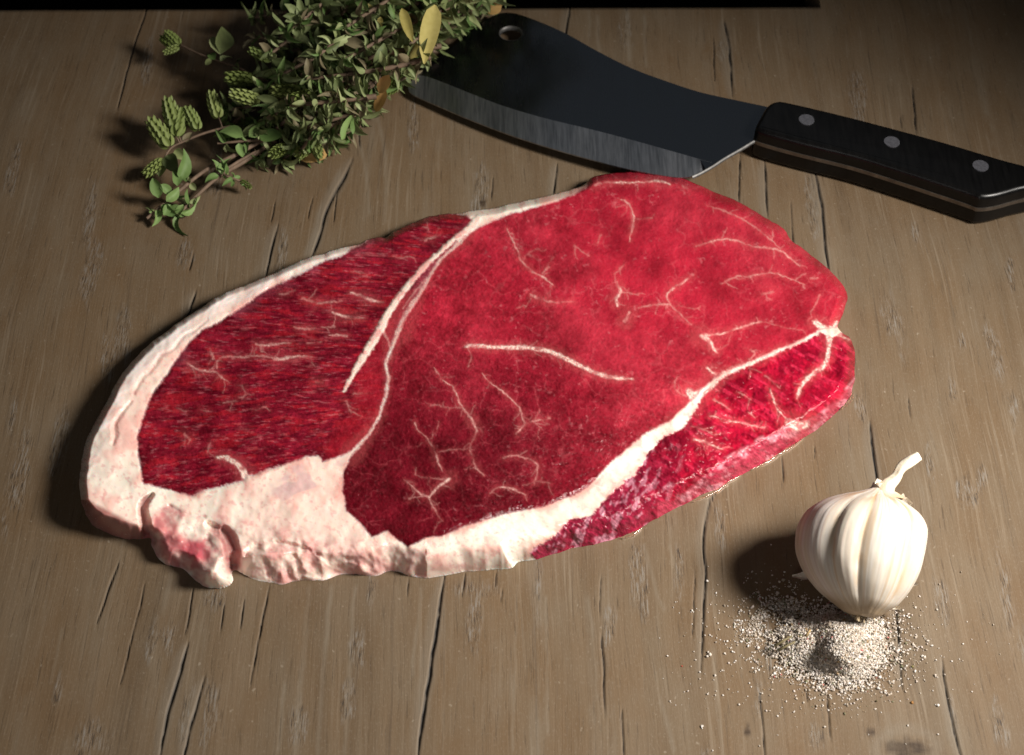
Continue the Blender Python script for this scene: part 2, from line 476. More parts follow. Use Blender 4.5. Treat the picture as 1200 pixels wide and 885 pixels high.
# silhouette of the steak: pixel x, y, rise width in pixels, foot height in mm
OUT = [
 (93, 574, 9, 4.5), (94, 556, 9, 6.5), (96, 538, 9, 7.5), (103, 512, 8.5, 8.5), (115, 489, 8, 9.5), (128, 465, 8, 9.5), (137, 447, 7.5, 10.5), (146, 435, 7, 10.5), (161, 417, 7, 10.5), (178, 401, 6.5, 10.5),
 (197, 387, 6, 10.5), (217, 373, 6, 10.5), (240, 358, 6, 10.5), (260, 345, 6, 10.5), (285, 335, 6, 10.5), (309, 325, 6, 10.5), (335, 314, 6, 10.5), (355, 304, 6, 10.5), (375, 298, 6, 10.5), (398, 291, 6, 10.5), (421, 286, 6, 10.5), (430, 281, 6, 10.5), (443, 279, 7, 8), (452, 278, 6, 8),
 (463, 271, 8, 8), (481, 262, 8, 8), (503, 254, 8, 8), (522, 251, 8, 8), (536, 250, 8, 8), (549, 248, 7, 8), (571, 245, 8, 8), (598, 239, 8, 8), (625, 233, 8, 8), (648, 228, 8, 8), (670, 222, 8, 8), (684, 216, 7, 8),
 (693, 208, 8, 7), (708, 204, 8, 7), (730, 202, 9, 7), (752, 203, 9, 7), (775, 206, 8, 7), (795, 208, 9, 7), (815, 215, 10, 7), (842, 227, 10, 7), (870, 239, 10, 7), (895, 254, 10, 7), (918, 268, 10, 7), (926, 280, 9, 7), (942, 292, 10, 7),
 (962, 308, 11, 6), (982, 327, 11, 6), (993, 344, 11, 6), (991, 356, 11, 5), (987, 368, 11, 5), (982, 381, 10, 5), (986, 389, 9, 4), (996, 396, 10, 4), (1001, 410, 12, 4), (1002, 430, 13, 3), (1001, 447, 15, 2), (996, 464, 18, 1),
 (983, 481, 22, 0), (965, 497, 24, 0), (945, 511, 25, 0), (925, 523, 25, 0), (905, 536, 26, 0), (882, 549, 26, 0), (860, 562, 26, 0), (841, 572, 26, 0), (822, 580, 26, 0), (806, 589, 27, 0), (788, 598, 30, 0), (770, 607, 30, 0), (748, 620, 30, 0),
 (725, 630, 30, 0), (700, 637, 32, 0), (672, 642, 32, 0), (650, 649, 32, 0), (625, 656, 32, 0), (608, 658, 32, 0), (600, 665, 30, 0), (588, 667, 32, 0), (565, 668, 34, 0), (540, 671, 34, 0), (515, 676, 34, 0), (490, 677, 34, 0), (468, 671, 34, 0),
 (455, 669, 34, 0), (440, 675, 34, 0), (418, 673, 36, 0), (398, 674, 36, 0), (378, 680, 38, 0), (360, 680, 38, 0), (345, 681, 38, 0), (330, 685, 38, 0), (316, 682, 38, 0), (303, 680, 36, 0), (290, 675, 34, 0), (277, 668, 26, 0),
 (271, 671, 18, 0), (273, 680, 18, 0), (266, 687, 18, 0), (253, 690, 18, 0), (240, 687, 19, 0), (230, 681, 20, 0), (217, 668, 22, 0), (203, 664, 22, 0), (192, 660, 22, 0), (183, 651, 20, 0), (178, 640, 16, 0), (176, 630, 14, 0),
 (160, 632, 20, 0), (140, 630, 22, 0), (120, 622, 22, 0), (106, 612, 20, 0), (98, 594, 9, 3.5)]

M1 = [(180, 460), (172, 477), (166, 495), (161, 512), (163, 536), (166, 556), (169, 567), (183, 570), (199, 574), (226, 581), (253, 571), (286, 563), (287, 556), (299, 556), (318, 549), (340, 542), (360, 535), (373, 535), (378, 542), (398, 535), (414, 527), (430, 510),
      (444, 487), (451, 463), (454, 440), (450, 426), (458, 407), (469, 377), (485, 353), (502, 323), (515, 304), (534, 284), (551, 270), (557, 262), (549, 254), (536, 251), (520, 246), (500, 248), (480, 256), (455, 268), (440, 272), (428, 284), (398, 300),
      (382, 305), (365, 314), (339, 328), (318, 337), (304, 345), (293, 354), (280, 363), (265, 372), (249, 382), (237, 388), (224, 399), (212, 414), (200, 432)]
M3 = [(554, 271), (573, 261), (598, 251), (640, 240), (668, 230), (688, 219), (684, 196), (745, 192), (800, 196), (880, 225), (950, 280), (1010, 345), (990, 382), (963, 385), (940, 398), (913, 410), (880, 424), (845, 438), (824, 455), (815, 466), (789, 490), (757, 508),
      (733, 527), (708, 550), (690, 570), (668, 582), (635, 595), (600, 600), (566, 610), (542, 618), (519, 628), (500, 630), (478, 641), (466, 633), (454, 622), (436, 629), (419, 610), (406, 599), (402, 575), (404, 552), (413, 533), (431, 512), (446, 488),
      (454, 463), (457, 440), (453, 426), (461, 407), (472, 377), (488, 353), (505, 323), (518, 304), (537, 286)]
M4 = [(826, 458), (846, 442), (880, 428), (915, 412), (940, 402), (962, 390), (975, 396), (992, 388), (1012, 396), (1012, 450), (990, 495), (925, 540), (840, 588), (800, 612), (745, 640), (700, 655), (650, 664), (634, 664), (622, 650), (626, 642), (650, 629), (664, 611),
      (694, 604), (705, 590), (733, 563), (744, 558), (757, 534), (778, 511), (799, 503), (817, 478)]
TONGUE = [(182, 598), (200, 590), (214, 600), (206, 620), (220, 636), (246, 632), (254, 646), (256, 660), (240, 668), (224, 668), (205, 664), (190, 652), (182, 628)]

SEAM1 = ([(560, 256), (551, 266), (535, 278), (516, 295), (497, 313), (482, 330), (468, 348), (455, 367), (445, 387), (433, 407), (422, 424), (413, 440), (406, 453), (403, 459)], [6, 6, 4.5, 4, 5, 5, 5.5, 6, 7, 7, 6, 4, 3, 2])
VEINS = [ # pixel polyline, width, strength
 ([(554, 268), (540, 284), (518, 303), (505, 323), (495, 341), (482, 357), (468, 385), (458, 409), (452, 428), (455, 442), (452, 463), (445, 487), (430, 511), (413, 531)], [5, 5, 4, 3, 3, 9, 11, 5, 3, 3, 3, 4, 6, 9], .94),
 ([(447, 385), (455, 400), (459, 414), (452, 426)], [6, 5, 4, 3], .8), ([(500, 325), (484, 345), (472, 362)], 2.5, .6),
 ([(546, 406), (552, 405), (584, 407), (611, 407), (628, 409), (645, 412), (670, 424), (698, 437), (722, 443), (742, 444)], [3, 4, 4.5, 5, 5, 5, 5, 4.5, 4, 2.5], .94), ([(547, 406), (552, 418), (549, 430)], 1.8, .5),
 ([(728, 234), (737, 240), (743, 257), (740, 271), (737, 283)], [2, 3, 3.5, 3, 1], .8), ([(743, 257), (765, 256)], 1.5, .35), ([(737, 240), (722, 243)], 1.5, .4),
 ([(723, 331), (727, 342), (722, 350), (724, 358)], [4, 6, 6, 4], .85), ([(738, 366), (733, 376)], [6, 7], .9), ([(727, 342), (748, 346)], 1.8, .5), ([(731, 310), (720, 322)], 2.5, .5),
 ([(812, 322), (800, 331), (790, 337), (781, 347), (786, 357), (797, 368), (810, 381)], [3, 3.5, 4, 3.5, 3.5, 3, 2], .8), ([(786, 357), (770, 357), (747, 361)], [4, 3.5, 2], .6), ([(790, 358), (820, 363)], 1.8, .35),
 ([(816, 289), (837, 282), (860, 281), (883, 289), (910, 292), (925, 302), (937, 312)], [2, 3, 3, 3, 3, 3, 1.5], .75), ([(827, 240), (860, 252), (887, 268), (905, 283), (915, 292)], [1, 2.5, 3, 2.5, 1], .6), ([(904, 283), (906, 272), (903, 268)], 1.5, .6),
 ([(845, 333), (863, 324), (880, 324), (904, 320), (925, 326), (943, 334)], [1, 2.5, 2.5, 2.5, 2, 1], .65), ([(950, 327), (958, 326)], 3, .5), ([(893, 345), (905, 342)], 5, .3),
 ([(594, 268), (600, 280), (606, 293), (612, 307), (624, 318), (638, 326), (648, 334)], [1.5, 3, 3, 3.5, 3, 3.5, 1.5], .8), ([(636, 320), (643, 313)], 4, .5), ([(612, 307), (620, 296), (632, 292)], 1.2, .35),
 ([(622, 345), (632, 350), (645, 354), (673, 354)], [4, 5, 3, 2], .8), ([(622, 349), (616, 360)], 2, .4),
 ([(673, 288), (681, 294), (690, 300)], 2, .45), ([(700, 285), (704, 275)], 3, .4), ([(961, 345), (955, 358), (950, 366)], 1.8, .5),
 ([(508, 430), (518, 445), (530, 453), (536, 464), (540, 475), (548, 485), (555, 496), (559, 506)], [1, 2, 2.5, 2.5, 3, 4, 5, 2.5], .9), ([(559, 506), (551, 522), (554, 536), (558, 548), (567, 557)], [3, 2.5, 2.5, 3.5, 1.5], .6), ([(540, 478), (525, 478), (510, 474), (503, 477)], 1.8, .5), ([(551, 486), (557, 475)], 1.2, .5),
 ([(565, 438), (574, 448), (584, 455), (598, 467), (609, 478), (612, 488), (615, 496)], [1, 2, 2.5, 2.5, 2.8, 2.8, 4], .8), ([(615, 496), (628, 493), (645, 490)], [4, 3, 1.5], .7), ([(615, 497), (609, 504), (604, 509)], [4, 3, 2], .8), ([(625, 494), (634, 502)], 1.5, .4),
 ([(486, 496), (490, 505), (500, 512), (503, 519), (510, 529), (513, 541), (518, 552)], [2.5, 2, 2, 3, 2.5, 4.5, 1.5], .7), ([(513, 530), (530, 527), (548, 526)], 1.5, .45), ([(504, 515), (512, 505), (514, 494)], 1.4, .4),
 ([(473, 562), (483, 570), (492, 578), (503, 583)], [1.5, 2.5, 2.5, 4], .8), ([(503, 583), (512, 572), (526, 562)], [4, 3.5, 7], .85), ([(503, 583), (508, 594), (518, 611)], [3, 2.5, 1], .65), ([(479, 585), (490, 582), (503, 582)], [3, 1.5, 2], .6), ([(524, 562), (500, 560), (485, 556)], [4, 1.5, 1], .4),
 ([(590, 537), (601, 534), (616, 537), (629, 543), (630, 552), (626, 566)], [2, 3, 2, 3.5, 3, 3], .55), ([(626, 563), (645, 566)], 1.5, .5), 
 ([(574, 578), (582, 572), (590, 571), (602, 574), (616, 580)], [1.5, 2, 3, 2.5, 1.5], .75),
 ([(893, 377), (880, 380), (864, 385), (850, 390), (838, 392), (822, 394)], [2, 3, 3.5, 3.5, 4, 8], .85), ([(822, 394), (832, 400), (836, 408), (841, 414)], [9, 8, 6, 3], .85), ([(893, 377), (920, 384), (945, 388)], 1.2, .35),
 ([(879, 410), (884, 414), (878, 422)], 4, .5), ([(878, 430), (880, 437)], 2, .4),
 ([(808, 460), (814, 465), (824, 458), (834, 452), (845, 440), (860, 434), (880, 425), (900, 417), (916, 409)], [9, 12, 9, 7, 6, 5, 4, 5, 4], 1.0), ([(829, 431), (835, 437), (845, 440)], [5, 7, 6], .9), ([(916, 409), (935, 400), (950, 392)], [3, 1.8, 1.2], .45), ([(880, 425), (858, 430), (845, 440)], 3, .6),
 ([(813, 466), (798, 462), (790, 455)], [5, 3, 1], .5), ([(816, 468), (800, 483), (786, 494), (766, 506), (740, 524)], [8, 7, 4, 3, 2], .8),
 ([(955, 378), (962, 383), (970, 387), (977, 383), (980, 378)], [6, 7, 8, 6, 4], 1.0), ([(972, 387), (972, 397), (971, 410), (968, 424), (962, 432), (950, 440), (942, 448), (937, 457), (934, 467)], [9, 7, 5, 5, 5, 5, 4, 4, 2], .95), ([(976, 392), (988, 395), (997, 399)], [5, 4, 2], .8),
 ([(903, 456), (905, 464), (908, 472), (912, 481), (920, 489), (926, 496)], [3, 3.5, 4, 4, 3, 6], .85), ([(925, 495), (934, 500), (945, 497)], [9, 11, 9], 1.0), ([(897, 440), (905, 447), (914, 455)], 3, .35),
 ([(831, 487), (850, 492), (868, 495), (882, 499), (896, 501)], [2, 3, 3.5, 3.5, 3], .75), ([(813, 515), (823, 517), (833, 521), (847, 527)], [3, 4, 4, 2.5], .85), ([(836, 468), (845, 473), (855, 480)], [3, 3, 2], .6), ([(818, 490), (810, 478)], 3, .4), ([(811, 500), (826, 504), (838, 510)], 2.5, .4), ([(866, 460), (880, 468)], 2, .5), ([(877, 484), (885, 490)], 2.5, .5),
 ([(697, 217), (708, 214), (735, 214), (757, 213), (770, 212), (785, 216)], [5, 4, 3, 3.5, 6, 3], .9), ([(800, 218), (806, 222)], 4, .4),
 ([(219, 425), (226, 430), (234, 434), (245, 435), (254, 437), (260, 443), (268, 447)], [3, 4, 3.5, 3, 4, 4, 2], .75), ([(246, 408), (250, 420)], [2, 5], .5), ([(254, 432), (257, 420), (275, 418), (292, 419)], [3, 3, 4, 3], .6),
 ([(300, 403), (310, 405), (325, 403), (341, 402)], [4, 4, 4, 2.5], .8), ([(306, 405), (307, 412)], 5, .45), ([(282, 419), (300, 417), (316, 419), (327, 421), (345, 418), (366, 418)], [3, 3, 4, 7, 4, 2], .8),
 ([(354, 350), (362, 352), (372, 355), (388, 354), (402, 353)], [3, 4.5, 5, 3, 1.5], .75), ([(411, 343), (422, 346), (432, 351), (449, 354)], [3, 5, 6, 2], .8), ([(390, 366), (400, 370), (412, 372), (428, 373)], [4, 6, 5, 2], .85), ([(345, 384), (358, 385), (369, 385)], [2, 4, 3], .65), ([(378, 384), (392, 383)], 2.5, .5),
 ([(386, 393), (398, 393), (407, 394)], [2, 4.5, 3], .65), ([(360, 402), (376, 401)], 2.5, .5), ([(370, 448), (378, 448)], 5, .5), ([(412, 318), (422, 320), (430, 322)], [2, 4, 2], .5), ([(328, 345), (338, 344)], [3, 3], .5), ([(497, 282), (505, 279), (516, 275)], [3, 4, 2], .6), ([(502, 270), (500, 262)], 2.5, .4),
 ([(460, 300), (470, 303), (480, 300)], 2.5, .4), ([(255, 536), (265, 537), (276, 542), (284, 551), (288, 560)], [4, 6, 6, 8, 10], 1.0), ([(216, 509), (222, 515)], [5, 6], .5), ([(246, 520), (243, 530)], [3, 3], .4), ([(235, 480), (243, 482)], 3, .4), ([(207, 478), (218, 482)], 2.5, .45), ([(278, 470), (262, 472)], 3, .4), ([(283, 452), (288, 463), (280, 466)], 4, .5), ([(300, 480), (312, 476)], 3, .35),
 ([(414, 462), (424, 461), (430, 461)], 2.5, .55), ([(405, 470), (412, 484)], 3, .4),
]
GROOVES = [([(178, 580), (170, 588), (167, 597), (170, 612), (175, 634)], [3, 5, 7, 8, 10], 3.6), ([(262, 622), (268, 632), (272, 646), (274, 662)], [8, 12, 12, 9], 3.4), ([(244, 614), (258, 624)], [5, 9], 2.0),
           ([(243, 374), (228, 388), (216, 393), (202, 410), (189, 416), (178, 434), (167, 442), (157, 462)], [1, 2.4, 3, 2, 3.4, 2.6, 3.6, 1.5], 0.55), ([(153, 471), (140, 487), (134, 498), (135, 508), (132, 520)], [1.5, 3, 4, 5, 2], 0.9), ([(133, 455), (122, 478)], 3, .8),
           ([(198, 592), (216, 602), (240, 606)], [1.5, 4, 2], 0.6), ([(288, 650), (300, 642), (330, 640), (362, 645)], [3, 8, 9, 3], 1.3), ([(345, 652), (352, 670)], [3, 9], 0.7), ([(398, 664), (385, 655), (372, 650)], [6, 7, 2], 0.8), ([(432, 664), (420, 657), (405, 655)], [6, 7, 2], 0.8), ([(310, 656), (316, 672)], [3, 8], 0.7)]

def build_steak():
    o = catmull([p[:2] for p in OUT], 5)
    at_ = catmull(OUT, 5)[:, 2:]
    # lumpy, slightly ragged silhouette
    n = (fbm(o[:, 0]*0.13, o[:, 1]*0.13, 41, 3)-0.5)*2.4
    tg = np.roll(o, -1, 0)-np.roll(o, 1, 0); tg /= np.linalg.norm(tg, axis=1)[:, None]+1e-9
    o = o+np.stack([tg[:, 1], -tg[:, 0]], 1)*n[:, None]
    xs = np.arange(86, 1010, 1.0); ys = np.arange(196, 697, 1.0)
    GX, GY = np.meshgrid(xs, ys, indexing='ij')
    sd = poly_sd(GX, GY, [tuple(p) for p in o])
    # carry gap and foot height inwards from the nearest silhouette point (coarse grid)
    cs = 4
    cx = np.arange(xs[0], xs[-1]+cs, cs); cy = np.arange(ys[0], ys[-1]+cs, cs)
    CX, CY = np.meshgrid(cx, cy, indexing='ij')
    P = np.stack([CX.ravel(), CY.ravel()], 1)
    gap = np.zeros(len(P)); foot = np.zeros(len(P))
    for i in range(0, len(P), 4000):
        d2 = (P[i:i+4000, None, 0]-o[None, :, 0])**2+(P[i:i+4000, None, 1]-o[None, :, 1])**2
        w = 1/(d2+9.0)**2
        w /= w.sum(1, keepdims=True)
        gap[i:i+4000] = w@at_[:, 0]; foot[i:i+4000] = w@at_[:, 1]
    def up(a):
        A = a.reshape(CX.shape)
        fx = (GX-cx[0])/cs; fy = (GY-cy[0])/cs
        ix = np.clip(fx.astype(int), 0, len(cx)-2); iy = np.clip(fy.astype(int), 0, len(cy)-2)
        fx = fx-ix; fy = fy-iy
        return (A[ix, iy]*(1-fx)+A[ix+1, iy]*fx)*(1-fy)+(A[ix, iy+1]*(1-fx)+A[ix+1, iy+1]*fx)*fy
    gap = up(gap); foot = up(foot)
    keepv = sd > -0.6
    Q = (keepv[:-1, :-1] & keepv[1:, :-1] & keepv[1:, 1:] & keepv[:-1, 1:])
    # thickness in mm
    ctl = [(105, 540, 17.5), (125, 490, 17.2), (170, 425, 16.5), (160, 560, 15), (215, 480, 13.2), (250, 360, 15.5), (290, 390, 13.2), (330, 320, 15), (420, 300, 13.5), (520, 262, 13), (350, 450, 15), (430, 470, 14.2), (540, 400, 15.5), (650, 300, 15.0), (745, 215, 13), (880, 300, 13.5), (980, 345, 12), (700, 450, 16), (550, 550, 16), (640, 590, 14.5),
           (460, 620, 14), (340, 590, 14.5), (200, 600, 11.5), (235, 655, 9), (800, 500, 14), (900, 460, 12.5), (990, 430, 11), (760, 570, 11), (680, 610, 11.5), (860, 530, 11), (300, 640, 12)]
    num = 0; den = 0
    for (a, b, hgt) in ctl:
        w = 1/((GX-a)**2+(GY-b)**2+1500)**1.6
        num = num+w*hgt; den = den+w
    H = num/den
    t = np.clip(sd/gap, 0, 1)
    prof = 1-(1-t)**1.55
    Z = foot*np.minimum(1, H/14)+(H-foot*np.minimum(1, H/14))*prof
    # ---- region masks
    wx = (fbm(GX*0.09, GY*0.09, 50, 3)-0.5)*5; wy = (fbm(GX*0.09, GY*0.09, 54, 3)-0.5)*5
    X, Y = GX+wx*0.6, GY+wy*0.6
    fine = fbm(GX*0.45, GY*0.45, 60, 2)
    s1 = poly_sd(X, Y, M1)+(fine-0.5)*2.2; s3 = poly_sd(X, Y, M3)+(fine-0.5)*1.6; s4 = poly_sd(X, Y, M4)+(fine-0.5)*4.0
    sT = poly_sd(X, Y, TONGUE)+(fbm(GX*0.1, GY*0.1, 62, 3)-0.5)*10
    m1 = smooth01((s1+2.0)/4.0); m3 = smooth01((s3+1.7)/3.4); m4 = smooth01((s4+1.3)/2.6); mT = smooth01((sT+4)/8)
    low = fbm(GX*0.012, GY*0.012, 70, 3); mid = fbm(GX*0.05, GY*0.05, 73, 3); hi = fbm(GX*0.22, GY*0.22, 77, 3); vf = fbm(GX*0.6, GY*0.6, 81, 2)
    def mixc(A, B, f): return A*(1-f[..., None])+B*f[..., None]
    def C(*v): return np.array(v, float)
    # ---- fat
    col = np.ones(GX.shape+(3,))*C(0.86, 0.66, 0.57)
    col = mixc(col, C(0.86, 0.76, 0.66)[None, None], step(0.45, 0.7, low))
    col = mixc(col, C(0.80, 0.47, 0.41)[None, None], 0.75*step(0.48, 0.72, mid))
    col = mixc(col, C(0.70, 0.34, 0.32)[None, None], 0.5*step(0.60, 0.75, hi))
    frontfat = step(600, 650, GY-0.10*(GX-300)*(GX < 640))*(GX < 500)*(GX > 175)
    lump = fbm(GX*0.075, GY*0.075, 90, 3)
    col = mixc(col, C(0.60, 0.27, 0.26)[None, None], frontfat*0.6*step(0.42, 0.66, lump))
    gristle = step(0.50, 0.62, fbm(GX*0.035, GY*0.05, 94, 3))*np.exp(-(((GX-365)/55)**2+((GY-565)/28)**2))
    col = mixc(col, C(0.62, 0.42, 0.42)[None, None], np.clip(gristle*1.1, 0, 0.7))
    # greyer, drier outer skin of the fat rim on the left
    rim = (1-smooth01((sd-10)/16))*(GX < 460)*(GY < 560)*(GX < 250+(560-GY))
    rimn = fbm(GX*0.06+GY*0.05, GY*0.06, 97, 3)
    col = mixc(col, C(0.80, 0.70, 0.66)[None, None], np.clip(rim*(0.3+0.7*step(0.35, 0.6, rimn)), 0, 1))
    creamy = np.exp(-(((GX-620)/90)**2+((GY-620)/28)**2))+np.exp(-(((GX-745)/60)**2+((GY-545)/40)**2))
    col = mixc(col, C(0.88, 0.73, 0.62)[None, None], np.clip(creamy, 0, 1)*0.6*step(0.38, 0.6, fbm(GX*0.04+GY*0.05, GY*0.12-GX*0.05, 172, 3)))
    # deep red underside of the cap, lower left
    und = step(0, 7, GY-(579+0.52*(GX-96)))*(GX < 176)*(GY > 585)
    col = mixc(col, C(0.30, 0.10, 0.09)[None, None], und*0.85)
    col = mixc(col, C(0.52, 0.10, 0.12)[None, None], mT*(0.30+0.35*step(0.35, 0.6, lump)))
    tong = np.exp(-(((GX-226)/16)**2+((GY-645)/12)**2))
    col = mixc(col, C(0.42, 0.02, 0.06)[None, None], np.clip(tong*1.0, 0, 0.6))
    for gp, gw in (([(172, 586), (167, 597), (170, 612), (175, 634)], 8), ([(258, 622), (268, 632), (272, 646), (274, 662)], 16)):
        col = mixc(col, C(0.36, 0.09, 0.09)[None, None], 0.75*line_field(GX+wx, GY+wy, gp, gw, 5))
    # red haze at the muscle borders
    hz = np.exp(-(np.minimum(np.minimum(np.abs(s1), np.abs(s3)), np.abs(s4))/6)**2)
    col = mixc(col, C(0.75, 0.33, 0.28)[None, None], hz*0.6*step(0.36, 0.6, mid))
    # ---- left muscle: long streaky fibres
    ang = R(-4)+0.25*(GY-430)/150*-1
    ua = GX*np.cos(ang)+GY*np.sin(ang); va = -GX*np.sin(ang)+GY*np.cos(ang)
    st = fbm(ua*0.05, va*0.24, 100, 4, 0.6); st2 = fbm(ua*0.16, va*0.6, 105, 3, 0.6); st3 = fbm(ua*0.05, va*0.16, 109, 2)
    L = np.ones(GX.shape+(3,))*C(0.1880, 0.0074, 0.0172)
    L = mixc(L, C(0.1000, 0.0025, 0.0086)[None, None], step(0.40, 0.68, st))
    L = mixc(L, C(0.2960, 0.0112, 0.0172)[None, None], 0.75*step(0.52, 0.72, st3))
    L = mixc(L, C(0.0800, 0.0025, 0.0079)[None, None], 0.6*step(0.55, 0.75, st2))
    fl = step(0.60, 0.80, fbm(ua*0.055, va*0.22, 113, 3, 0.5))
    L = mixc(L, C(0.4675, 0.1600, 0.1360)[None, None], fl*0.26*step(0.40, 0.62, mid))
    fl2 = step(0.64, 0.86, fbm(ua*0.12, va*0.42, 117, 2, 0.5))
    L = mixc(L, C(0.5100, 0.2080, 0.1920)[None, None], fl2*0.26)
    L = mixc(L, C(0.2400, 0.0620, 0.0759)[None, None], 0.5*np.exp(-(s1/9)**2)*(GY < 460)*step(0.4, 0.55, mid))
    strip = line_field(GX, GY, [(478, 350), (455, 385), (440, 420), (432, 455), (428, 490), (400, 525)], [6, 14, 20, 26, 26, 30], 6)
    L = mixc(L, C(0.2880, 0.0112, 0.0185)[None, None], 0.6*strip)
    col = mixc(col, L, m1)
    # ---- centre muscle
    f1, f2 = worley((GX+wx*3)*0.030, (GY+wy*3)*0.042, 3)
    cell = f2-f1
    M = np.ones(GX.shape+(3,))*C(0.3080, 0.0124, 0.0238)
    M = mixc(M, C(0.3760, 0.0279, 0.0396)[None, None], step(0.40, 0.66, low)*0.55)
    M = mixc(M, C(0.2240, 0.0062, 0.0158)[None, None], 0.45*step(0.44, 0.74, mid))
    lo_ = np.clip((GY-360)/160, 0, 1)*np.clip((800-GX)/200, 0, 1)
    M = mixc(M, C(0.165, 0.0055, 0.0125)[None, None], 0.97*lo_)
    M = mixc(M, C(0.4160, 0.0465, 0.0528)[None, None], 0.10*np.exp(-(((GX-950)/90)**2+((GY-320)/70)**2)))
    M = mixc(M, C(0.1760, 0.0037, 0.0099)[None, None], 0.28*step(0.50, 0.76, hi))
    M = mixc(M, C(0.3840, 0.0465, 0.0561)[None, None], 0.22*step(0.55, 0.75, vf))
    M = mixc(M, C(0.4480, 0.0868, 0.0858)[None, None], 0.34*(1-smooth01(cell/0.09))*step(0.42, 0.62, fbm(GX*0.03, GY*0.03, 120, 2)))
    fc = step(0.70, 0.88, fbm(GX*0.20, GY*0.24, 122, 2))
    M = mixc(M, C(0.5610, 0.2160, 0.1920)[None, None], fc*0.30*step(0.42, 0.62, mid))
    ub = GX*0.75+GY*0.66; vb = -GX*0.66+GY*0.75
    cre = step(0.60, 0.80, fbm((GX+GY*0.25)*0.055, (GY-GX*0.25)*0.28, 125, 3))*np.clip((GY-400)/120, 0, 1)*step(0.4, 0.6, mid)
    M = mixc(M, C(0.1120, 0.0025, 0.0066)[None, None], 0.45*cre)
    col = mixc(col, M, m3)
    # ---- side muscle
    uc = GX*0.86+GY*0.5; vc = -GX*0.5+GY*0.86
    sc_ = fbm(uc*0.05, vc*0.25, 130, 3)
    S = np.ones(GX.shape+(3,))*C(0.3040, 0.0050, 0.0198)
    S = mixc(S, C(0.1920, 0.0031, 0.0132)[None, None], step(0.42, 0.66, mid))
    S = mixc(S, C(0.4400, 0.0217, 0.0495)[None, None], 0.7*step(0.52, 0.70, sc_))
    S = mixc(S, C(0.1360, 0.0025, 0.0106)[None, None], 0.55*step(0.5, 0.66, hi))
    purple = np.exp(-(np.maximum(0, (GX-735)/45))**2)
    S = mixc(S, C(0.2000, 0.0155, 0.0363)[None, None], 0.7*purple)
    S = mixc(S, C(0.5270, 0.2720, 0.2880)[None, None], 0.75*purple*step(0.54, 0.74, fbm(uc*0.16, vc*0.08, 133, 3)))
    wy2 = (fbm(GX*0.06, GY*0.06, 136, 2)-.5)*8
    edge = [(1004, 440), (985, 464), (945, 493), (900, 509), (872, 521), (845, 540), (812, 566), (790, 585)]
    below = np.zeros(GX.shape)
    ex = np.array([p[0] for p in edge][::-1], float); ey = np.array([p[1] for p in edge][::-1], float)
    yl = np.interp(GX, ex, ey)
    below = step(-1, 5, GY-yl-wy2*0.5)*(GX > 770)
    side = np.ones(GX.shape+(3,))*C(0.3680, 0.0465, 0.0660)
    side = mixc(side, C(0.5270, 0.2400, 0.2320)[None, None], step(0.45, 0.68, fbm(GX*0.07, GY*0.1, 139, 3)))
    side = mixc(side, C(0.2880, 0.0186, 0.0396)[None, None], step(0.5, 0.66, hi)*0.7)
    S = mixc(S, side, below*0.9)
    S = mixc(S, C(0.6120, 0.3040, 0.2880)[None, None], 0.55*np.exp(-((GY-yl-wy2*0.5)/2.5)**2)*(GX > 790)*step(0.42, 0.6, mid))
    col = mixc(col, S, m4)
    # ---- grain of the cut meat
    g1 = fbm(GX*0.42, GY*0.42, 180, 2); g2 = fbm(GX*0.15, GY*0.17, 183, 2); g3 = fbm(GX*0.035, GY*0.04, 186, 2)
    calm = 1-0.70*m3*np.clip((GX-520)/200, 0, 1)*np.clip((520-GY)/160, 0, 1)
    tex = np.clip(1+calm*(0.95*(g1-0.5)+0.75*(g2-0.5))+1.0*(g3-0.5), 0.4, 1.7)
    mm = np.clip(m1*0.75+m3+m4*0.9, 0, 1)
    col = col*(1+(tex-1)[..., None]*mm[..., None]*np.array([0.75, 1.0, 0.95]))
    col = col*(1+np.clip(m1+m3+m4, 0, 1)[..., None]*np.array([0.03, -0.12, 0.08]))
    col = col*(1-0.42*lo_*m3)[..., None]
    # ---- veins and the white seam between the muscles
    vw = (fbm(GX*0.28, GY*0.28, 145, 2)-0.5)*3.4; vw2 = (fbm(GX*0.28, GY*0.28, 148, 2)-0.5)*3.4
    vein = np.zeros(GX.shape); big = np.zeros(GX.shape)
    vj = vnoise(GX*0.5, GY*0.5, 190); vj2 = vnoise(GX*0.5, GY*0.5, 191)
    twigs = []
    for (pts, w, a) in VEINS[3:]:
        p = catmull(pts, 6, False)
        for q in range(2, len(p)-1, 3):
            if random.random() < 0.45:
                t_ = p[q+1]-p[q-1]; th_ = math.atan2(t_[1], t_[0])+random.choice((-1, 1))*random.uniform(0.5, 1.3)
                L_ = random.uniform(5, 17); m_ = p[q]+0.5*L_*np.array([math.cos(th_), math.sin(th_)])
                th_ += random.uniform(-.7, .7); e_ = m_+0.5*L_*np.array([math.cos(th_), math.sin(th_)])
                twigs.append(([tuple(p[q]), tuple(m_), tuple(e_)], [2.2, 1.6, 0.8], random.uniform(.25, .5)))
    halo = np.zeros(GX.shape)
    vbreak = np.clip(-0.45+2.6*fbm(GX*0.10, GY*0.10, 147, 3), 0.10, 1)
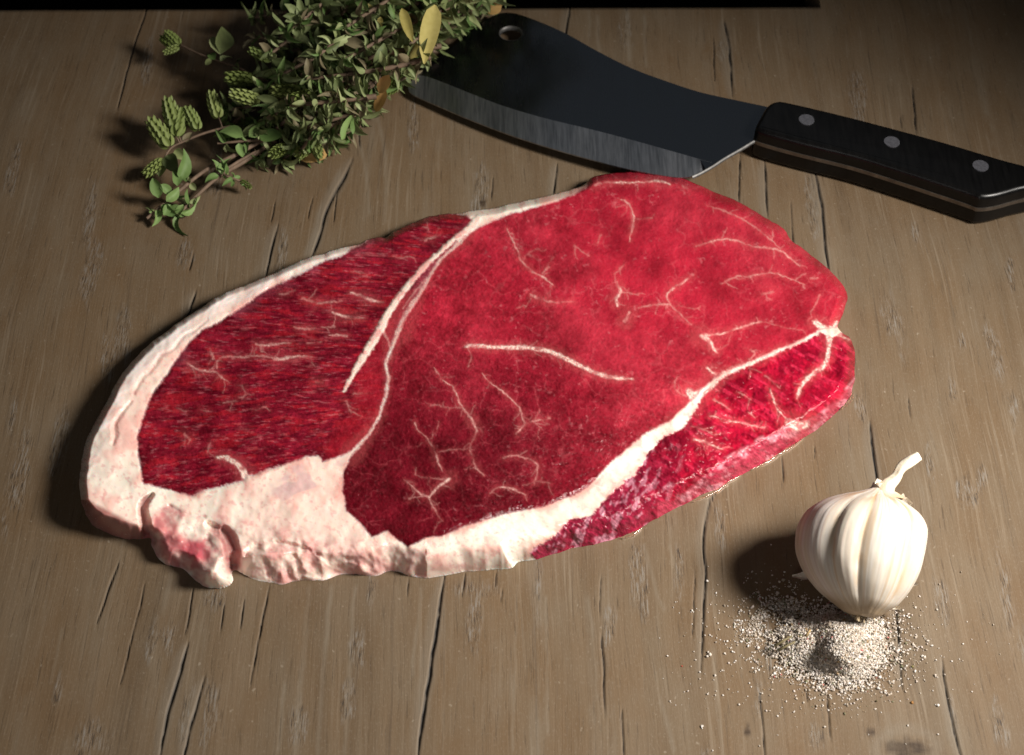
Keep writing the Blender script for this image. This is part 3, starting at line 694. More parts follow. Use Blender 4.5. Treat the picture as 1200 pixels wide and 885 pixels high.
    for k, (pts, w, a) in enumerate(VEINS+twigs):
        p = catmull(pts, 3, False)
        ws = np.full(len(p), w, float) if np.isscalar(w) else np.interp(np.arange(len(p))/3, np.arange(len(pts)), w)
        kk = 0.80 if (a >= 0.94 or k < 3) else 0.46
        f = line_field(GX+vw*(0.35+0.7*vj), GY+vw2*(0.35+0.7*vj2), [tuple(q) for q in p], ws*kk*(0.55 if k < 3 else 1)*1.0, 1.9)*a
        brk = np.clip(vbreak+0.25, 0, 1) if a >= 0.94 else vbreak
        vein = np.maximum(vein, f*np.clip(0.45+0.8*vf, 0, 1)*brk)
        halo = np.maximum(halo, line_field(GX+vw*2, GY+vw2*2, [tuple(q) for q in p], ws*2.6, 4.0)*a)
        if a >= 0.94 and k > 2: big = np.maximum(big, f)
    col = mixc(col, C(0.50, 0.10, 0.10)[None, None], halo*0.22*np.clip(m1+m3+m4, 0, 1))
    seam = line_field(GX+vw*0.8, GY+vw2*0.8, [tuple(q) for q in catmull(SEAM1[0], 3, False)], np.interp(np.arange(3*(len(SEAM1[0])-1)+1)/3, np.arange(len(SEAM1[0])), SEAM1[1]), 1.6)
    vc_ = mixc(np.ones(GX.shape+(3,))*C(0.66, 0.34, 0.31), C(0.82, 0.63, 0.55)[None, None], step(0.45, 0.95, vein))
    col = mixc(col, vc_, vein*0.92*np.clip(m1+m3+m4, 0, 1))
    scol = mixc(np.ones(GX.shape+(3,))*C(0.82, 0.64, 0.56), C(0.72, 0.30, 0.28)[None, None], 0.7*step(0.48, 0.66, fbm(GX*0.12, GY*0.12, 151, 3)))
    col = mixc(col, scol, seam)
    # ---- relief in mm
    fatm = np.clip(1-m1-m3-m4, 0, 1)
    inner = smooth01(sd/8)
    Z = Z+inner*(1.1*(low-0.5)*2+0.35*(mid-0.5)*2)
    rel = (0.10*(st-0.5)+0.16*(st2-0.5))*m1+(0.22*(hi-0.5)+0.12*(vf-0.5)-0.10*cre)*m3+(0.35*(hi-0.5)+0.25*(vf-0.5)+0.5*(sc_-0.5))*m4
    rel = rel+fatm*(0.55*(mid-0.5)+0.06*(hi-0.5)+0.02*(vf-0.5))
    rel = rel+(m1+m3)*0.16*(g1-0.5)+m4*0.35*(g1-0.5)+0.07*vein+0.45*seam*np.clip((470-GY)/60, 0, 1)
    ff = np.clip(frontfat, 0, 1)
    lump2 = fbm(GX*0.062, GY*0.055, 90, 2, 0.4)
    rel = rel+ff*(4.2*(lump2-0.5)+0.7*(fbm(GX*0.15, GY*0.15, 160, 2)-0.5))
    rel = rel+rim*(1.6*(rimn-0.5))
    rel = rel-0.55*np.exp(-(s3/3.5)**2)*(GY > 560)*(GX > 520)            # lip where the front fat meets the muscle
    rel = rel-0.35*np.exp(-(s1/2.2)**2)*(GX < 330)
    rel = rel+2.2*purple*m4*(fbm(GX*0.09, GY*0.09, 165, 3)-0.5)
    rel = rel+0.9*creamy*(fbm(GX*0.03+GY*0.02, GY*0.1-GX*.05, 170, 3)-0.5)
    rel = rel+2.5*np.clip(mT, 0, 1)*(fbm(GX*0.06, GY*0.06, 175, 2)-0.5)+2.0*np.exp(-(((GX-250)/12)**2+((GY-668)/14)**2))
    groove = np.zeros(GX.shape)
    for pts, w, dep in GROOVES:
        p = catmull(pts, 3, False)
        ws = np.full(len(p), w, float) if np.isscalar(w) else np.interp(np.arange(len(p))/3, np.arange(len(pts)), w)
        f = line_field(GX+vw*0.5, GY+vw2*0.5, [tuple(q) for q in p], ws, 4.5)
        groove = np.maximum(groove, f*dep)
    rel = rel-groove
    Z = np.maximum(Z+rel*smooth01((sd+1)/5), 0.15+np.where(sd < 3, foot*0.5, 0))
    wet = 0.30+0.25*hi
    wet = wet+0.60*m4+0.35*np.exp(-(s3/14)**2)*(GY > 540)*(GX > 480)+0.20*m1*step(0.5, 0.7, st2)+0.25*ff-0.2*rim+0.25*step(0.6, 0.75, vf)
    wet = wet+0.55*step(0.58, 0.72, fbm(GX*0.30, GY*0.30, 195, 2))*np.clip(m1+m3+m4, 0, 1)
    wet = np.clip(wet, 0.05, 1.15)
    # ---- mesh
    used = np.zeros(GX.shape, bool)
    used[:-1, :-1] |= Q; used[1:, :-1] |= Q; used[1:, 1:] |= Q; used[:-1, 1:] |= Q
    idx = -np.ones(GX.shape, np.int64); idx[used] = np.arange(used.sum())
    F = np.stack([idx[:-1, :-1], idx[:-1, 1:], idx[1:, 1:], idx[1:, :-1]], -1)[Q]
    vx, vy, vz = GX[used], GY[used], Z[used]
    # settle the border vertices on the silhouette itself
    edges = np.concatenate([F[:, [0, 1]], F[:, [1, 2]], F[:, [2, 3]], F[:, [3, 0]]])
    ks = np.sort(edges, 1); kk = ks[:, 0]*len(vx)+ks[:, 1]
    u, inv, cnt = np.unique(kk, return_inverse=True, return_counts=True)
    be = edges[cnt[inv] == 1]
    bv = np.unique(be)
    o2 = np.roll(o, -1, 0)
    for i in bv:
        ax, ay = o[:, 0], o[:, 1]; bx, by = o2[:, 0]-ax, o2[:, 1]-ay
        tt = np.clip(((vx[i]-ax)*bx+(vy[i]-ay)*by)/(bx*bx+by*by+1e-9), 0, 1)
        qx, qy = ax+tt*bx, ay+tt*by
        j = np.argmin((qx-vx[i])**2+(qy-vy[i])**2)
        if (qx[j]-vx[i])**2+(qy[j]-vy[i])**2 < 9: vx[i], vy[i] = qx[j], qy[j]
    P3 = at(vx, vy, vz*0.001)
    # turn the edge under and down to the board
    cen = P3[:, :2].mean(0)
    dirn = cen-P3[bv, :2]; dirn /= np.linalg.norm(dirn, axis=1)[:, None]
    base = len(P3); nb = len(bv)
    mp = -np.ones(len(P3), np.int64); mp[bv] = np.arange(nb)
    rings = []; RF = []
    prev = bv
    for k, (fz, ins) in enumerate(((0.72, -0.0003), (0.42, 0.0002), (0.15, 0.0012), (0.0, 0.003))):
        q = P3[bv].copy(); q[:, 2] = np.maximum(q[:, 2]*fz, 0.0001 if fz else 0.0)
        q[:, :2] += dirn*ins*np.clip(P3[bv, 2]/0.006, 0.1, 1)[:, None]
        rings.append(q)
        cur = base+k*nb+np.arange(nb)
        a, b = be[:, 0], be[:, 1]
        pa, pb = prev[mp[a]], prev[mp[b]]
        RF.append(np.stack([pb, pa, cur[mp[a]], cur[mp[b]]], -1))
        prev = cur
    V = np.concatenate([P3]+rings); F = np.concatenate([F]+RF)
    def ext(a): return np.concatenate([a]+[a[bv]]*4)
    Cc = ext(col[used]); Wt = ext(wet[used])
    lab = np.zeros(GX.shape, np.int16)              # 0 fat, 1..3 muscles, 4 seam, 5 big veins
    lab[m1 > 0.5] = 1; lab[m3 > 0.5] = 2; lab[m4 > 0.5] = 3
    lab[(big > 0.5) & (lab > 0)] = 5
    lab[seam > 0.5] = 4
    vm = lab == 5
    comp = np.where(vm, np.arange(vm.size).reshape(vm.shape)+1, 0)
    for _ in range(400):
        q_ = comp.copy()
        for sx in (-1, 0, 1):
            for sy in (-1, 0, 1): q_ = np.maximum(q_, np.roll(np.roll(comp, sx, 0), sy, 1))
        q_ = np.where(vm, q_, 0)
        if (q_ == comp).all(): break
        comp = q_
    ids, cn = np.unique(comp[comp > 0], return_counts=True)
    for j, (i_, c_) in enumerate(zip(ids, cn)):
        lab[comp == i_] = 10+j if c_ > 40 else 2
    Lb = ext(lab[used])
    # normals of the whole surface, shared by the pieces
    tri = np.concatenate([F[:, [0, 1, 2]], F[:, [0, 2, 3]]])
    fn = np.cross(V[tri[:, 1]]-V[tri[:, 0]], V[tri[:, 2]]-V[tri[:, 0]])
    N = np.zeros_like(V)
    for k in range(3):
        for ax in range(3): N[:, ax] += np.bincount(tri[:, k], fn[:, ax], len(V))
    N /= np.linalg.norm(N, axis=1)[:, None]+1e-20
    root = thing('beef_steak', 'large raw red rump steak with a white fat edge lying on the wooden table', 'steak', tuple(at(560, 470, 0)))
    fl_ = Lb[F].astype(int)
    fl_ = np.sort(fl_, 1)[:, 2]
    n_v = int(Lb.max())
    names = {0: ('fat_edge', FAT, 'cream white fat rim with a lumpy front flap'), 1: ('lean_muscle', LEAN, 'dark burgundy streaky muscle beside the fat rim'), 2: ('lean_muscle', LEAN, 'broad bright red centre muscle with fine white veins'),
             3: ('lean_muscle', LEAN, 'glossy crimson side muscle along the front edge'), 4: ('fat_seam', FAT, 'white fat seam between the two large muscles'), }
    for j in range(10, n_v+1): names[j] = ('fat_vein', FAT, None)
    for r_, (nm, mat, lb) in names.items():
        f = F[fl_ == r_]
        if len(f) == 0: continue
        us = np.unique(f); re = -np.ones(len(V), np.int64); re[us] = np.arange(len(us))
        me = mesh_np(nm, V[us], re[f])
        attr_color(me, 'Col', Cc[us]); attr_float(me, 'wet', Wt[us])
        me.normals_split_custom_set_from_vertices(N[us].astype(np.float32).tolist())
        ob = link(nm, me, mat, None, lb)
        place_part(ob, root)
    return root
STEAK = build_steak()

# thin line of juice along the front edge
def juice():
    m = NT('meat_juice')
    n = m.noise(m.mapped((1, 1, 1)), 400, 3)
    mat = m.set(color=m.ramp(n, [(0.3, (0.62, 0.36, 0.24)), (0.7, (0.80, 0.60, 0.45))]), rough=0.04, spec=0.6, trans=0.85, ior=1.34)
    for pts, lab in (([(812, 591), (828, 584), (845, 574), (856, 566), (870, 559)], 'clear pink juice bead where the steak edge meets the long crack'), ([(880, 553), (893, 547), (905, 539), (915, 533), (930, 525), (944, 515)], 'clear pink juice line along the right front edge of the steak'),
                     ([(728, 633), (742, 628), (754, 620)], 'clear pink juice bead under the purple front of the steak'), ([(1000, 455), (999, 466), (993, 475), (986, 482)], 'clear pink juice bead at the right tip of the steak')):
        c = catmull(pts, 5, False)
        n_ = len(c); V = []; F = []
        K = 8
        for i, p in enumerate(c):
            t_ = c[min(i+1, n_-1)]-c[max(i-1, 0)]; t_ /= np.linalg.norm(t_)
            nn = np.array([-t_[1], t_[0]]); 
            if nn[1] < 0: nn = -nn
            w = 4.5*math.sin(math.pi*(i+0.3)/(n_-0.4))**0.6*(0.7+0.5*random.random())
            for k in range(K):
                s = k/(K-1)
                q = p+nn*(s*w-3.0)
                V.append(at(q[0], q[1], 0.0001+0.0011*math.sin(math.pi*min(1, s*0.55+0.45))**0.7))
        for i in range(n_-1):
            for k in range(K-1): F.append((i*K+k, (i+1)*K+k, (i+1)*K+k+1, i*K+k+1))
        ob = link('meat_juice', mesh_np('meat_juice', np.array(V), np.array(F)), mat)
        tag(ob, lab, 'juice')
juice()

# ------------------------------------------------------------------ the cleaver
def build_cleaver():
    xa, xb = at(480, 100, 0.003)[0], at(900, 145, 0.009)[0]
    b = (0.0088-0.0035)/(xb-xa); a = 0.0035-b*xa
    TH = 0.0026
    root = thing('meat_cleaver', 'black steel meat cleaver with a riveted black handle behind the steak', 'cleaver', tuple(at(800, 130, 0)))
    def pl(px, py, off=0.0): return at_slope(px, py, a+off, b)
    # blade steel
    m = NT('dark_blade_steel')
    co = m.mapped((1, 1, 1))
    scr = m.noise(m.mapped((220, 30, 40), rot=(0, 0, R(-22))), 1.0, 4, 0.6)
    sp = m.noise(co, 1400, 2, 0.5)
    col = m.mix(m.math('MULTIPLY', m.ramp(sp, [(0.76, (0, 0, 0)), (0.80, (1, 1, 1))]), 0.5), (0.125, 0.132, 0.145), (0.32, 0.32, 0.32))
    blade_m = m.set(color=col, metal=1.0, rough=m.math('ADD', 0.20, m.math('MULTIPLY', scr, 0.14)), spec=0.4, normal=m.bump(scr, 0.04, 0.0003))
    m = NT('ground_edge_steel')
    br = m.noise(m.mapped((900, 60, 60), rot=(0, 0, R(25))), 1.0, 4, 0.6)
    wide = m.noise(m.mapped((60, 12, 12), rot=(0, 0, R(25))), 1.0, 2, 0.5)
    bevel_m = m.set(color=m.ramp(br, [(0.3, (0.22, 0.23, 0.25)), (0.7, (0.46, 0.47, 0.50))]), metal=1.0, rough=m.math('ADD', 0.30, m.math('MULTIPLY', wide, 0.25)), normal=m.bump(br, 0.12, 0.0004))
    m = NT('bright_steel')
    edge_m = m.set(color=m.ramp(m.noise(m.mapped((600, 600, 60)), 1.0, 3), [(0.3, (0.10, 0.098, 0.095)), (0.7, (0.17, 0.165, 0.16))]), metal=0.9, rough=0.55)
    spine = [(480, 100), (486, 89), (510, 70), (540, 47), (558, 33), (570, 23), (582, 17), (592, 15), (604, 16), (620, 21), (645, 31), (668, 42), (700, 60), (740, 80), (780, 95), (820, 108), (860, 117), (912, 128)]
    heel = [(880, 167), (868, 174), (850, 184), (832, 195)]
    bl = [(820, 186.5), (790, 178), (740, 164), (690, 151), (640, 139), (592, 125), (555, 111), (520, 97), (497, 89)]
    edge = [(800, 208), (778, 206), (740, 199), (700, 189), (650, 175), (600, 159), (550, 140), (515, 125), (492, 115), (481, 109)]
    spine_s = catmull(spine, 4, False)
    hole = [(598.5+13.5*math.cos(t), 39.5+8.6*math.sin(t)) for t in np.linspace(0, 2*math.pi, 33)[:-1]]
    blc = catmull(bl, 4, False)
    # plate: spine, handle end, heel, then along the grind line
    outline = [tuple(p) for p in spine_s]+[(905, 150), (880, 167), (868, 174), (850, 184), (836, 193), (827, 198.5)]+[tuple(p) for p in blc]
    # outline from the left edge: drop the spine points below the grind line's start
    outline = [p for p in outline if not (p[0] < 492 and p[1] > 91)]
    bm = bmesh.new()
    def loop(pts, off):
        vs = [bm.verts.new(pl(x, y, off)) for x, y in pts]
        return vs, [bm.edges.new((vs[i], vs[(i+1) % len(vs)])) for i in range(len(vs))]
    v1, e1 = loop(outline, TH); v2, e2 = loop(hole, TH)
    bmesh.ops.triangle_fill(bm, use_beauty=True, use_dissolve=False, edges=e1+e2)
    for f in bm.faces:
        if f.normal.z < 0: f.normal_flip()
    ext = bmesh.ops.extrude_face_region(bm, geom=list(bm.faces))
    down = [g for g in ext['geom'] if isinstance(g, bmesh.types.BMVert)]
    for v in down: v.co.z -= TH*0.92
    bmesh.ops.recalc_face_normals(bm, faces=bm.faces)
    blade = from_bm('blade', bm, blade_m, smooth=False)
    place_part(blade, root)
    bl_world = root
    # ground bevel: slopes from the plate to a thin edge
    eg = catmull([(836, 193), (822, 201), (812, 206)]+edge+[(479, 104), (482, 97)], 4, False)
    g1 = catmull([(838, 192)]+bl+[(486, 89)], 4, False)
    N = 90
    def resample(c):
        d = np.r_[0, np.cumsum(np.linalg.norm(np.diff(c, axis=0), axis=1))]; s = np.linspace(0, d[-1], N)
        return np.stack([np.interp(s, d, c[:, 0]), np.interp(s, d, c[:, 1])], 1)
    eg = resample(catmull([(838, 192), (815, 205)]+edge+[(478, 103)], 4, False)); g1 = resample(g1)
    V = []; F = []
    rows = 6
    for i in range(N):
        pa = pl(g1[i, 0], g1[i, 1], TH+0.00004); pb = pl(eg[i, 0], eg[i, 1], TH*0.35)
        for k in range(rows): V.append(pa+(pb-pa)*k/(rows-1))
        V.append(pl(eg[i, 0], eg[i, 1], TH*0.35)-np.array([0, 0, 0.0006])); V.append(pl(g1[i, 0], g1[i, 1], 0.0001))
    K = rows+2
    for i in range(1, N-1):
        for k in range(K-1): F.append((i*K+k, (i+1)*K+k, (i+1)*K+k+1, i*K+k+1))
    bv = link('cutting_bevel', mesh_np('cutting_bevel', np.array(V), np.array(F)), bevel_m)
    bv.data.polygons.foreach_set('use_smooth', np.zeros(len(F), bool))
    bv.parent = blade; bv.matrix_parent_inverse = (Matrix.Translation(Vector(root.location)) @ blade.matrix_parent_inverse).inverted()
    # bright edge of the heel
    hp = catmull([(884, 165), (880, 167.2), (868, 174.5), (850, 184.8), (836, 194), (822, 202), (811, 207)], 4, False)
    V = []; F = []
    for p in hp:
        q = pl(p[0], p[1], TH); 
        V += [q+np.array([0, 0.0003, 0.00015]), q+np.array([0.0003, -0.0005, -0.0001]), q+np.array([0.0002, -0.0006, -0.0012])]
    for i in range(len(hp)-1):
        for k in range(2): F.append((i*3+k, i*3+k+1, (i+1)*3+k+1, (i+1)*3+k))
    hh = link('heel_edge', mesh_np('heel_edge', np.array(V), np.array(F)), edge_m)
    hh.parent = blade; hh.matrix_parent_inverse = bv.matrix_parent_inverse.copy()
    # eyelet wall in the hole
    V = []; F = []
    for (x, y) in hole:
        q = pl(x, y, TH); c_ = pl(598.5, 39.5, TH)
        inw = (c_-q)*0.06
        V += [q+np.array([0, 0, 0.00025])-inw*0.6, q+inw+np.array([0, 0, 0.0001]), q+inw*1.2-np.array([0, 0, TH*0.9])]
    nH = len(hole)
    for i in range(nH):
        j = (i+1) % nH
        for k in range(2): F.append((i*3+k, j*3+k, j*3+k+1, i*3+k+1))
    ey = link('hole_rim', mesh_np('hole_rim', np.array(V), np.array(F)), edge_m)
    ey.parent = blade; ey.matrix_parent_inverse = bv.matrix_parent_inverse.copy()
    # handle: lower scale, tang, upper scale
    zt = 0.0105
    back = [(889, 150), (897, 137), (908, 132), (925, 134), (1000, 152), (1100, 179), (1170, 200), (1208, 210)]
    butt = [(1222, 217), (1226, 226), (1212, 232), (1190, 237), (1165, 244)]
    front = [(1146, 246), (1132, 241), (1060, 217), (1000, 198), (940, 183), (900, 172), (884, 166), (884, 160)]
    out = catmull(back+butt+front, 3)
    W3 = np.array([at(p[0], p[1], zt) for p in out])
    m = NT('black_handle_resin')
    gr = m.noise(m.mapped((500, 60, 60), rot=(0, 0, R(-15))), 1.0, 4)
    bl_m = m.set(color=m.ramp(gr, [(0.3, (0.0018, 0.0017, 0.0018)), (0.7, (0.0038, 0.0036, 0.0036))]), rough=m.math('ADD', 0.26, m.math('MULTIPLY', gr, 0.1)), spec=0.3)
    m = NT('dull_tang_steel')
    tang_m = m.set(color=m.ramp(m.noise(m.mapped((300, 300, 60)), 1.0, 3), [(0.3, (0.15, 0.13, 0.115)), (0.7, (0.24, 0.21, 0.18))]), metal=0.9, rough=0.42)
    cen = W3.mean(0)
    def slab(name, z0, z1, mat, inset, bev):
        bm = bmesh.new()
        d = W3[:, :2]-cen[:2]
        tg_ = np.roll(W3, -1, 0)[:, :2]-np.roll(W3, 1, 0)[:, :2]; tg_ /= np.linalg.norm(tg_, axis=1)[:, None]
        nrm = np.stack([tg_[:, 1], -tg_[:, 0]], 1)
        if (nrm*d).sum() < 0: nrm = -nrm
        # rounded cross-section rings
        rings = []
        K = 6
        prof = []
        for k in range(K+1):
            th = (math.pi/2)*k/K
            prof.append((bev*(1-math.sin(th)) if False else bev*(1-math.cos(th)), math.sin(th)))
        secs = []
        if bev > 0 and z1 > z0:
            top = z1; 
            secs = [(inset+bev*0.15, z0)]+[(inset+0.0, z0+(0.0004))]+[(inset+bev*(1-math.cos(math.pi/2*k/K)), z1-bev+bev*math.sin(math.pi/2*k/K)) for k in range(K+1)]
        elif bev > 0:
            secs = [(inset, z0)]+[(inset+bev*(1-math.cos(math.pi/2*k/K)), z1+bev-bev*math.sin(math.pi/2*k/K)) for k in range(K+1)]
        else:
            secs = [(inset, z0), (inset, z1)]
        for ins, z in secs:
            q = W3[:, :2]-nrm*ins
            rings.append([bm.verts.new((q[i, 0], q[i, 1], z)) for i in range(len(q))])
        n = len(W3)
        for r0, r1 in zip(rings, rings[1:]):
            for i in range(n): bm.faces.new((r0[i], r0[(i+1) % n], r1[(i+1) % n], r1[i]))
        bm.faces.new(rings[-1]); bm.faces.new(rings[0][::-1])
        bmesh.ops.recalc_face_normals(bm, faces=bm.faces)
        ob = from_bm(name, bm, mat, smooth=True)
        try: ob.data.set_sharp_from_angle(angle=R(40))
        except Exception: pass
        place_part(ob, root)
        return ob
    slab('handle_scale', zt+0.0010, zt+0.0082, bl_m, 0.0002, 0.0026)
    slab('tang', zt-0.0010, zt+0.0010, tang_m, -0.0001, 0)
    slab('handle_scale', zt-0.0010, 0.0006, bl_m, 0.0002, 0.0024)
    m = NT('grey_rivet_metal')
    rv_m = m.set(color=m.ramp(m.noise(m.mapped((1, 1, 1)), 900, 3), [(0.3, (0.085, 0.085, 0.098)), (0.7, (0.14, 0.14, 0.16))]), metal=0.55, rough=0.5)
    for (px, py) in ((945, 140.5), (1045, 166.5), (1149, 194.5)):
        c = at(px, py, zt+0.0083)
        bm = bmesh.new()
        bmesh.ops.create_cone(bm, cap_ends=True, segments=28, radius1=0.0040, radius2=0.0037, depth=0.0012, matrix=Matrix.Translation((c[0], c[1], zt+0.0080)))
        ob = from_bm('rivet', bm, rv_m, smooth=False)
        place_part(ob, root)
build_cleaver()

# ------------------------------------------------------------------ garlic
def build_garlic():
    e, az = R(32), R(12)
    ax = np.array([math.cos(e)*math.sin(az), math.cos(e)*math.cos(az), math.sin(e)])
    view = np.array(at(1004, 645, 0.02))-CAM; view /= np.linalg.norm(view)
    fr = -view-ax*np.dot(-view, ax); fr /= np.linalg.norm(fr)       # faces the camera
    sd = np.cross(ax, fr); 
    if sd[0] < 0: sd = -sd                                          # to the right
    S = np.array([-24.5, -23.5, -21.5, -18, -12, -5, 2, 8, 13, 17, 20, 22, 24, 26.5])*1e-3
    Rr = np.array([4.5, 7.6, 10.6, 15.4, 20.6, 23.8, 24.8, 24.4, 22.6, 18.8, 13.2, 7.8, 4.2, 3.2])*1e-3
    ns, nt = 110, 260
    s = np.interp(np.linspace(0, 1, ns), np.linspace(0, 1, len(S)), S)
    cr = catmull(list(zip(S, Rr)), 12, False)
    o_ = np.argsort(cr[:, 0]); r = np.interp(s, cr[o_, 0], cr[o_, 1])
    th = np.linspace(-math.pi, math.pi, nt, endpoint=False)
    gro = np.radians([-175, -128, -88, -24, 3, 52, 99, 140])
    b = np.zeros(nt); gd = np.zeros(nt)
    for i in range(len(gro)):
        g0 = gro[i]; g1 = gro[(i+1) % len(gro)]
        if g1 < g0: g1 += 2*math.pi
        t2 = np.where(th < g0, th+2*math.pi, th)
        u = (t2-g0)/(g1-g0); ok = (u >= 0) & (u < 1)
        b[ok] = (1-np.abs(2*u[ok]-1)**2.6)*(0.75+0.35*((i*37) % 10)/10)
        gd[ok] = np.minimum(u[ok], 1-u[ok])*(g1-g0)
    SS, TT = np.meshgrid(s, th, indexing='ij')
    fade = np.interp(SS, [-0.0245, -0.018, -0.005, 0.012, 0.020, 0.026], [0.3, 0.8, 1, 1, 0.6, 0.15])
    wob = (fbm(TT*3+20, SS*60+9, 200, 3)-0.5)
    skew = 1+0.035*np.sin(TT-0.5)+0.03*np.sin(2*TT+1.1)*np.cos(SS*60)
    RR = skew*r[:, None]*(0.905+0.115*b[None, :]*fade+0.03*wob)+0.0004*(fbm(TT*26+40, SS*30, 205, 3)-0.5)
    P = SS[..., None]*ax+RR[..., None]*(np.cos(TT)[..., None]*fr+np.sin(TT)[..., None]*sd)
    zc = -P[..., 2].min()-0.0003
    C0 = at(1020, 647, zc)
    P = P-sd*(0.0052*np.clip(1-(SS/0.0245)**2, 0, 1))[..., None]
    zc = -P[..., 2].min()-0.0003
    C0 = at(1020, 647, zc)
    P = P+C0
    V = P.reshape(-1, 3); I = np.arange(ns*nt).reshape(ns, nt); J = np.roll(I, -1, 1)
    F = np.stack([I[:-1], J[:-1], J[1:], I[1:]], -1).reshape(-1, 4)
    # papery skin colours: ivory, tan veins down the furrows, a mauve breath on the left
    vein = fbm(TT*16+7, SS*14+3, 210, 4, 0.6); vein2 = fbm(TT*22+7, SS*40+3, 215, 3, 0.6)
    base = np.ones(SS.shape+(3,))*np.array([0.60, 0.54, 0.46])
    def mx(A, Bc, f): return A*(1-f[..., None])+np.array(Bc)*f[..., None]
    base = mx(base, (0.70, 0.66, 0.60), step(0.42, 0.6, vein))
    base = mx(base, (0.50, 0.37, 0.24), 0.7*step(0.54, 0.72, vein)*1.0)
    base = mx(base, (0.58, 0.47, 0.34), 0.25*step(0.56, 0.70, vein2))
    base = mx(base, (0.50, 0.37, 0.24), 0.85*np.exp(-(gd[None, :]/0.10)**2)*step(0.38, 0.6, fbm(TT*5, SS*90, 220, 3))*np.ones(SS.shape))
    base = mx(base, (0.60, 0.50, 0.50), 0.6*np.exp(-((TT+0.95)/0.35)**2)*step(0.35, 0.6, vein))
    base = mx(base, (0.52, 0.41, 0.36), 0.55*step(0.60, 0.72, fbm(TT*30+3, SS*9+8, 240, 3)))
    base = mx(base, (0.42, 0.24, 0.12), 0.7*step(0.5, 0.66, fbm(TT*6, SS*200, 224, 3))*np.exp(-((SS-0.0205)/0.003)**2))
    base = mx(base, (0.30, 0.22, 0.135), 0.9*step(-0.0165, -0.0220, SS-0.0025*(fbm(TT*4, SS*10, 230, 3)-0.5)))
    m = NT('garlic_skin')
    n = m.noise(m.mapped((1, 1, 1)), 700, 3)
    gm = m.set(color=m.attr('Col', 'Color'), rough=0.5, spec=0.35, sss=0.12, sss_scale=0.0015, sss_radius=(1, .7, .4), normal=m.bump(n, 0.12, 0.0003))
    root = thing('garlic_bulb', 'whole white garlic bulb with a short bent stem beside the salt', 'garlic', (C0[0], C0[1], 0))
    me = mesh_np('bulb_skin', V, F[:, ::-1]); attr_color(me, 'Col', base.reshape(-1, 3))
    place_part(link('bulb_skin', me, gm), root)
    # stem: a bent papery neck
    neck = C0+ax*0.0215+sd*0.0022
    tip = [neck, neck+ax*0.004]
    for (px, py, dz) in ((1050, 560, 0.004), (1056, 549, 0.0065), (1066, 541, 0.0085), (1077, 534, 0.010)):
        tip.append(at(px, py, neck[2]+dz))
    c = catmull(tip, 6, False)
    rad = np.interp(np.linspace(0, 1, len(c)), [0, .15, .3, .5, .7, .85, 1], [0.0062, 0.0038, 0.0025, 0.0018, 0.0020, 0.0021, 0.0018])
    def tube(c, rad, K=18, fl=0.0, seed=0, cap=True):
        V = []; F = []
        up_ = np.array([0.2, -0.5, 0.8])
        for i in range(len(c)):
            t_ = c[min(i+1, len(c)-1)]-c[max(i-1, 0)]; t_ = t_/np.linalg.norm(t_)
            a_ = np.cross(t_, up_); a_ /= np.linalg.norm(a_); b_ = np.cross(a_, t_)
            for k in range(K):
                q = 2*math.pi*k/K
                rr = rad[i]*(1+fl*math.sin(3*q+i*0.25+seed)+fl*0.6*math.sin(5*q-i*0.1))
                V.append(c[i]+rr*(math.cos(q)*a_+math.sin(q)*b_))
        for i in range(len(c)-1):
            for k in range(K): F.append((i*K+k, i*K+(k+1) % K, (i+1)*K+(k+1) % K, (i+1)*K+k))
        if cap:
            n0 = len(V); V.append(c[-1]+ (c[-1]-c[-2])*0.15)
            for k in range(K): F.append(((len(c)-1)*K+k, (len(c)-1)*K+(k+1) % K, n0, n0))
        return np.array(V), np.array(F)
    V, F = tube(c, rad, 18, 0.13)
    me = mesh_np('stem', V, F)
    tt = np.linspace(0, 1, len(V))
    cl = np.stack([np.interp(tt, [0, .2, .35, 1], a) for a in ([.5, .72, .8, .86], [.36, .6, .7, .78], [.22, .44, .55, .64])], 1)
    cl *= (0.85+0.3*rng.random((len(V), 1)))
    attr_color(me, 'Col', cl)
    place_part(link('stem', me, gm), root)
    # torn skin flakes round the neck and by the root
    def flake(cpx, cpy, z, w, l, ang, curl, tilt=0.6):
        c_ = at(cpx, cpy, z); V = []; F = []
        n1, n2 = 9, 6
        d = np.array([math.cos(ang), math.sin(ang), tilt*0.5]); d /= np.linalg.norm(d)
        sdv = np.cross(d, np.array([0, 0.0, 1.0])); sdv /= np.linalg.norm(sdv); nn = np.cross(sdv, d)
        for i in range(n1):
            u = i/(n1-1)
            for j in range(n2):
                v = j/(n2-1)-0.5
                ww = w*(1-0.75*u**1.5)*(0.8+0.3*random.random())
                V.append(c_+d*(l*u)+sdv*(v*ww)+nn*(curl*l*(u*u+2.2*v*v)+0.0003*random.random()))
        for i in range(n1-1):
            for j in range(n2-1): F.append((i*n2+j, i*n2+j+1, (i+1)*n2+j+1, (i+1)*n2+j))
        me = mesh_np('skin_flake', np.array(V), np.array(F))
        sh = 0.8+0.3*rng.random((len(V), 1))
        attr_color(me, 'Col', np.array([[0.74, 0.66, 0.55]])*sh)
        place_part(link('skin_flake', me, gm), root)
    zn = neck[2]
    flake(1046, 580, zn-0.001, 0.008, 0.009, R(170), 0.35)
    flake(1044, 584, zn-0.002, 0.006, 0.007, R(200), 0.3)
    flake(1052, 584, zn-0.001, 0.005, 0.008, R(300), 0.2)
    flake(1058, 688, 0.004, 0.004, 0.006, R(-15), 0.3)
    flake(1030, 705, 0.003, 0.006, 0.009, R(-40), 0.25, 0.1)
    flake(945, 676, 0.003, 0.004, 0.006, R(190), 0.2, 0.1)
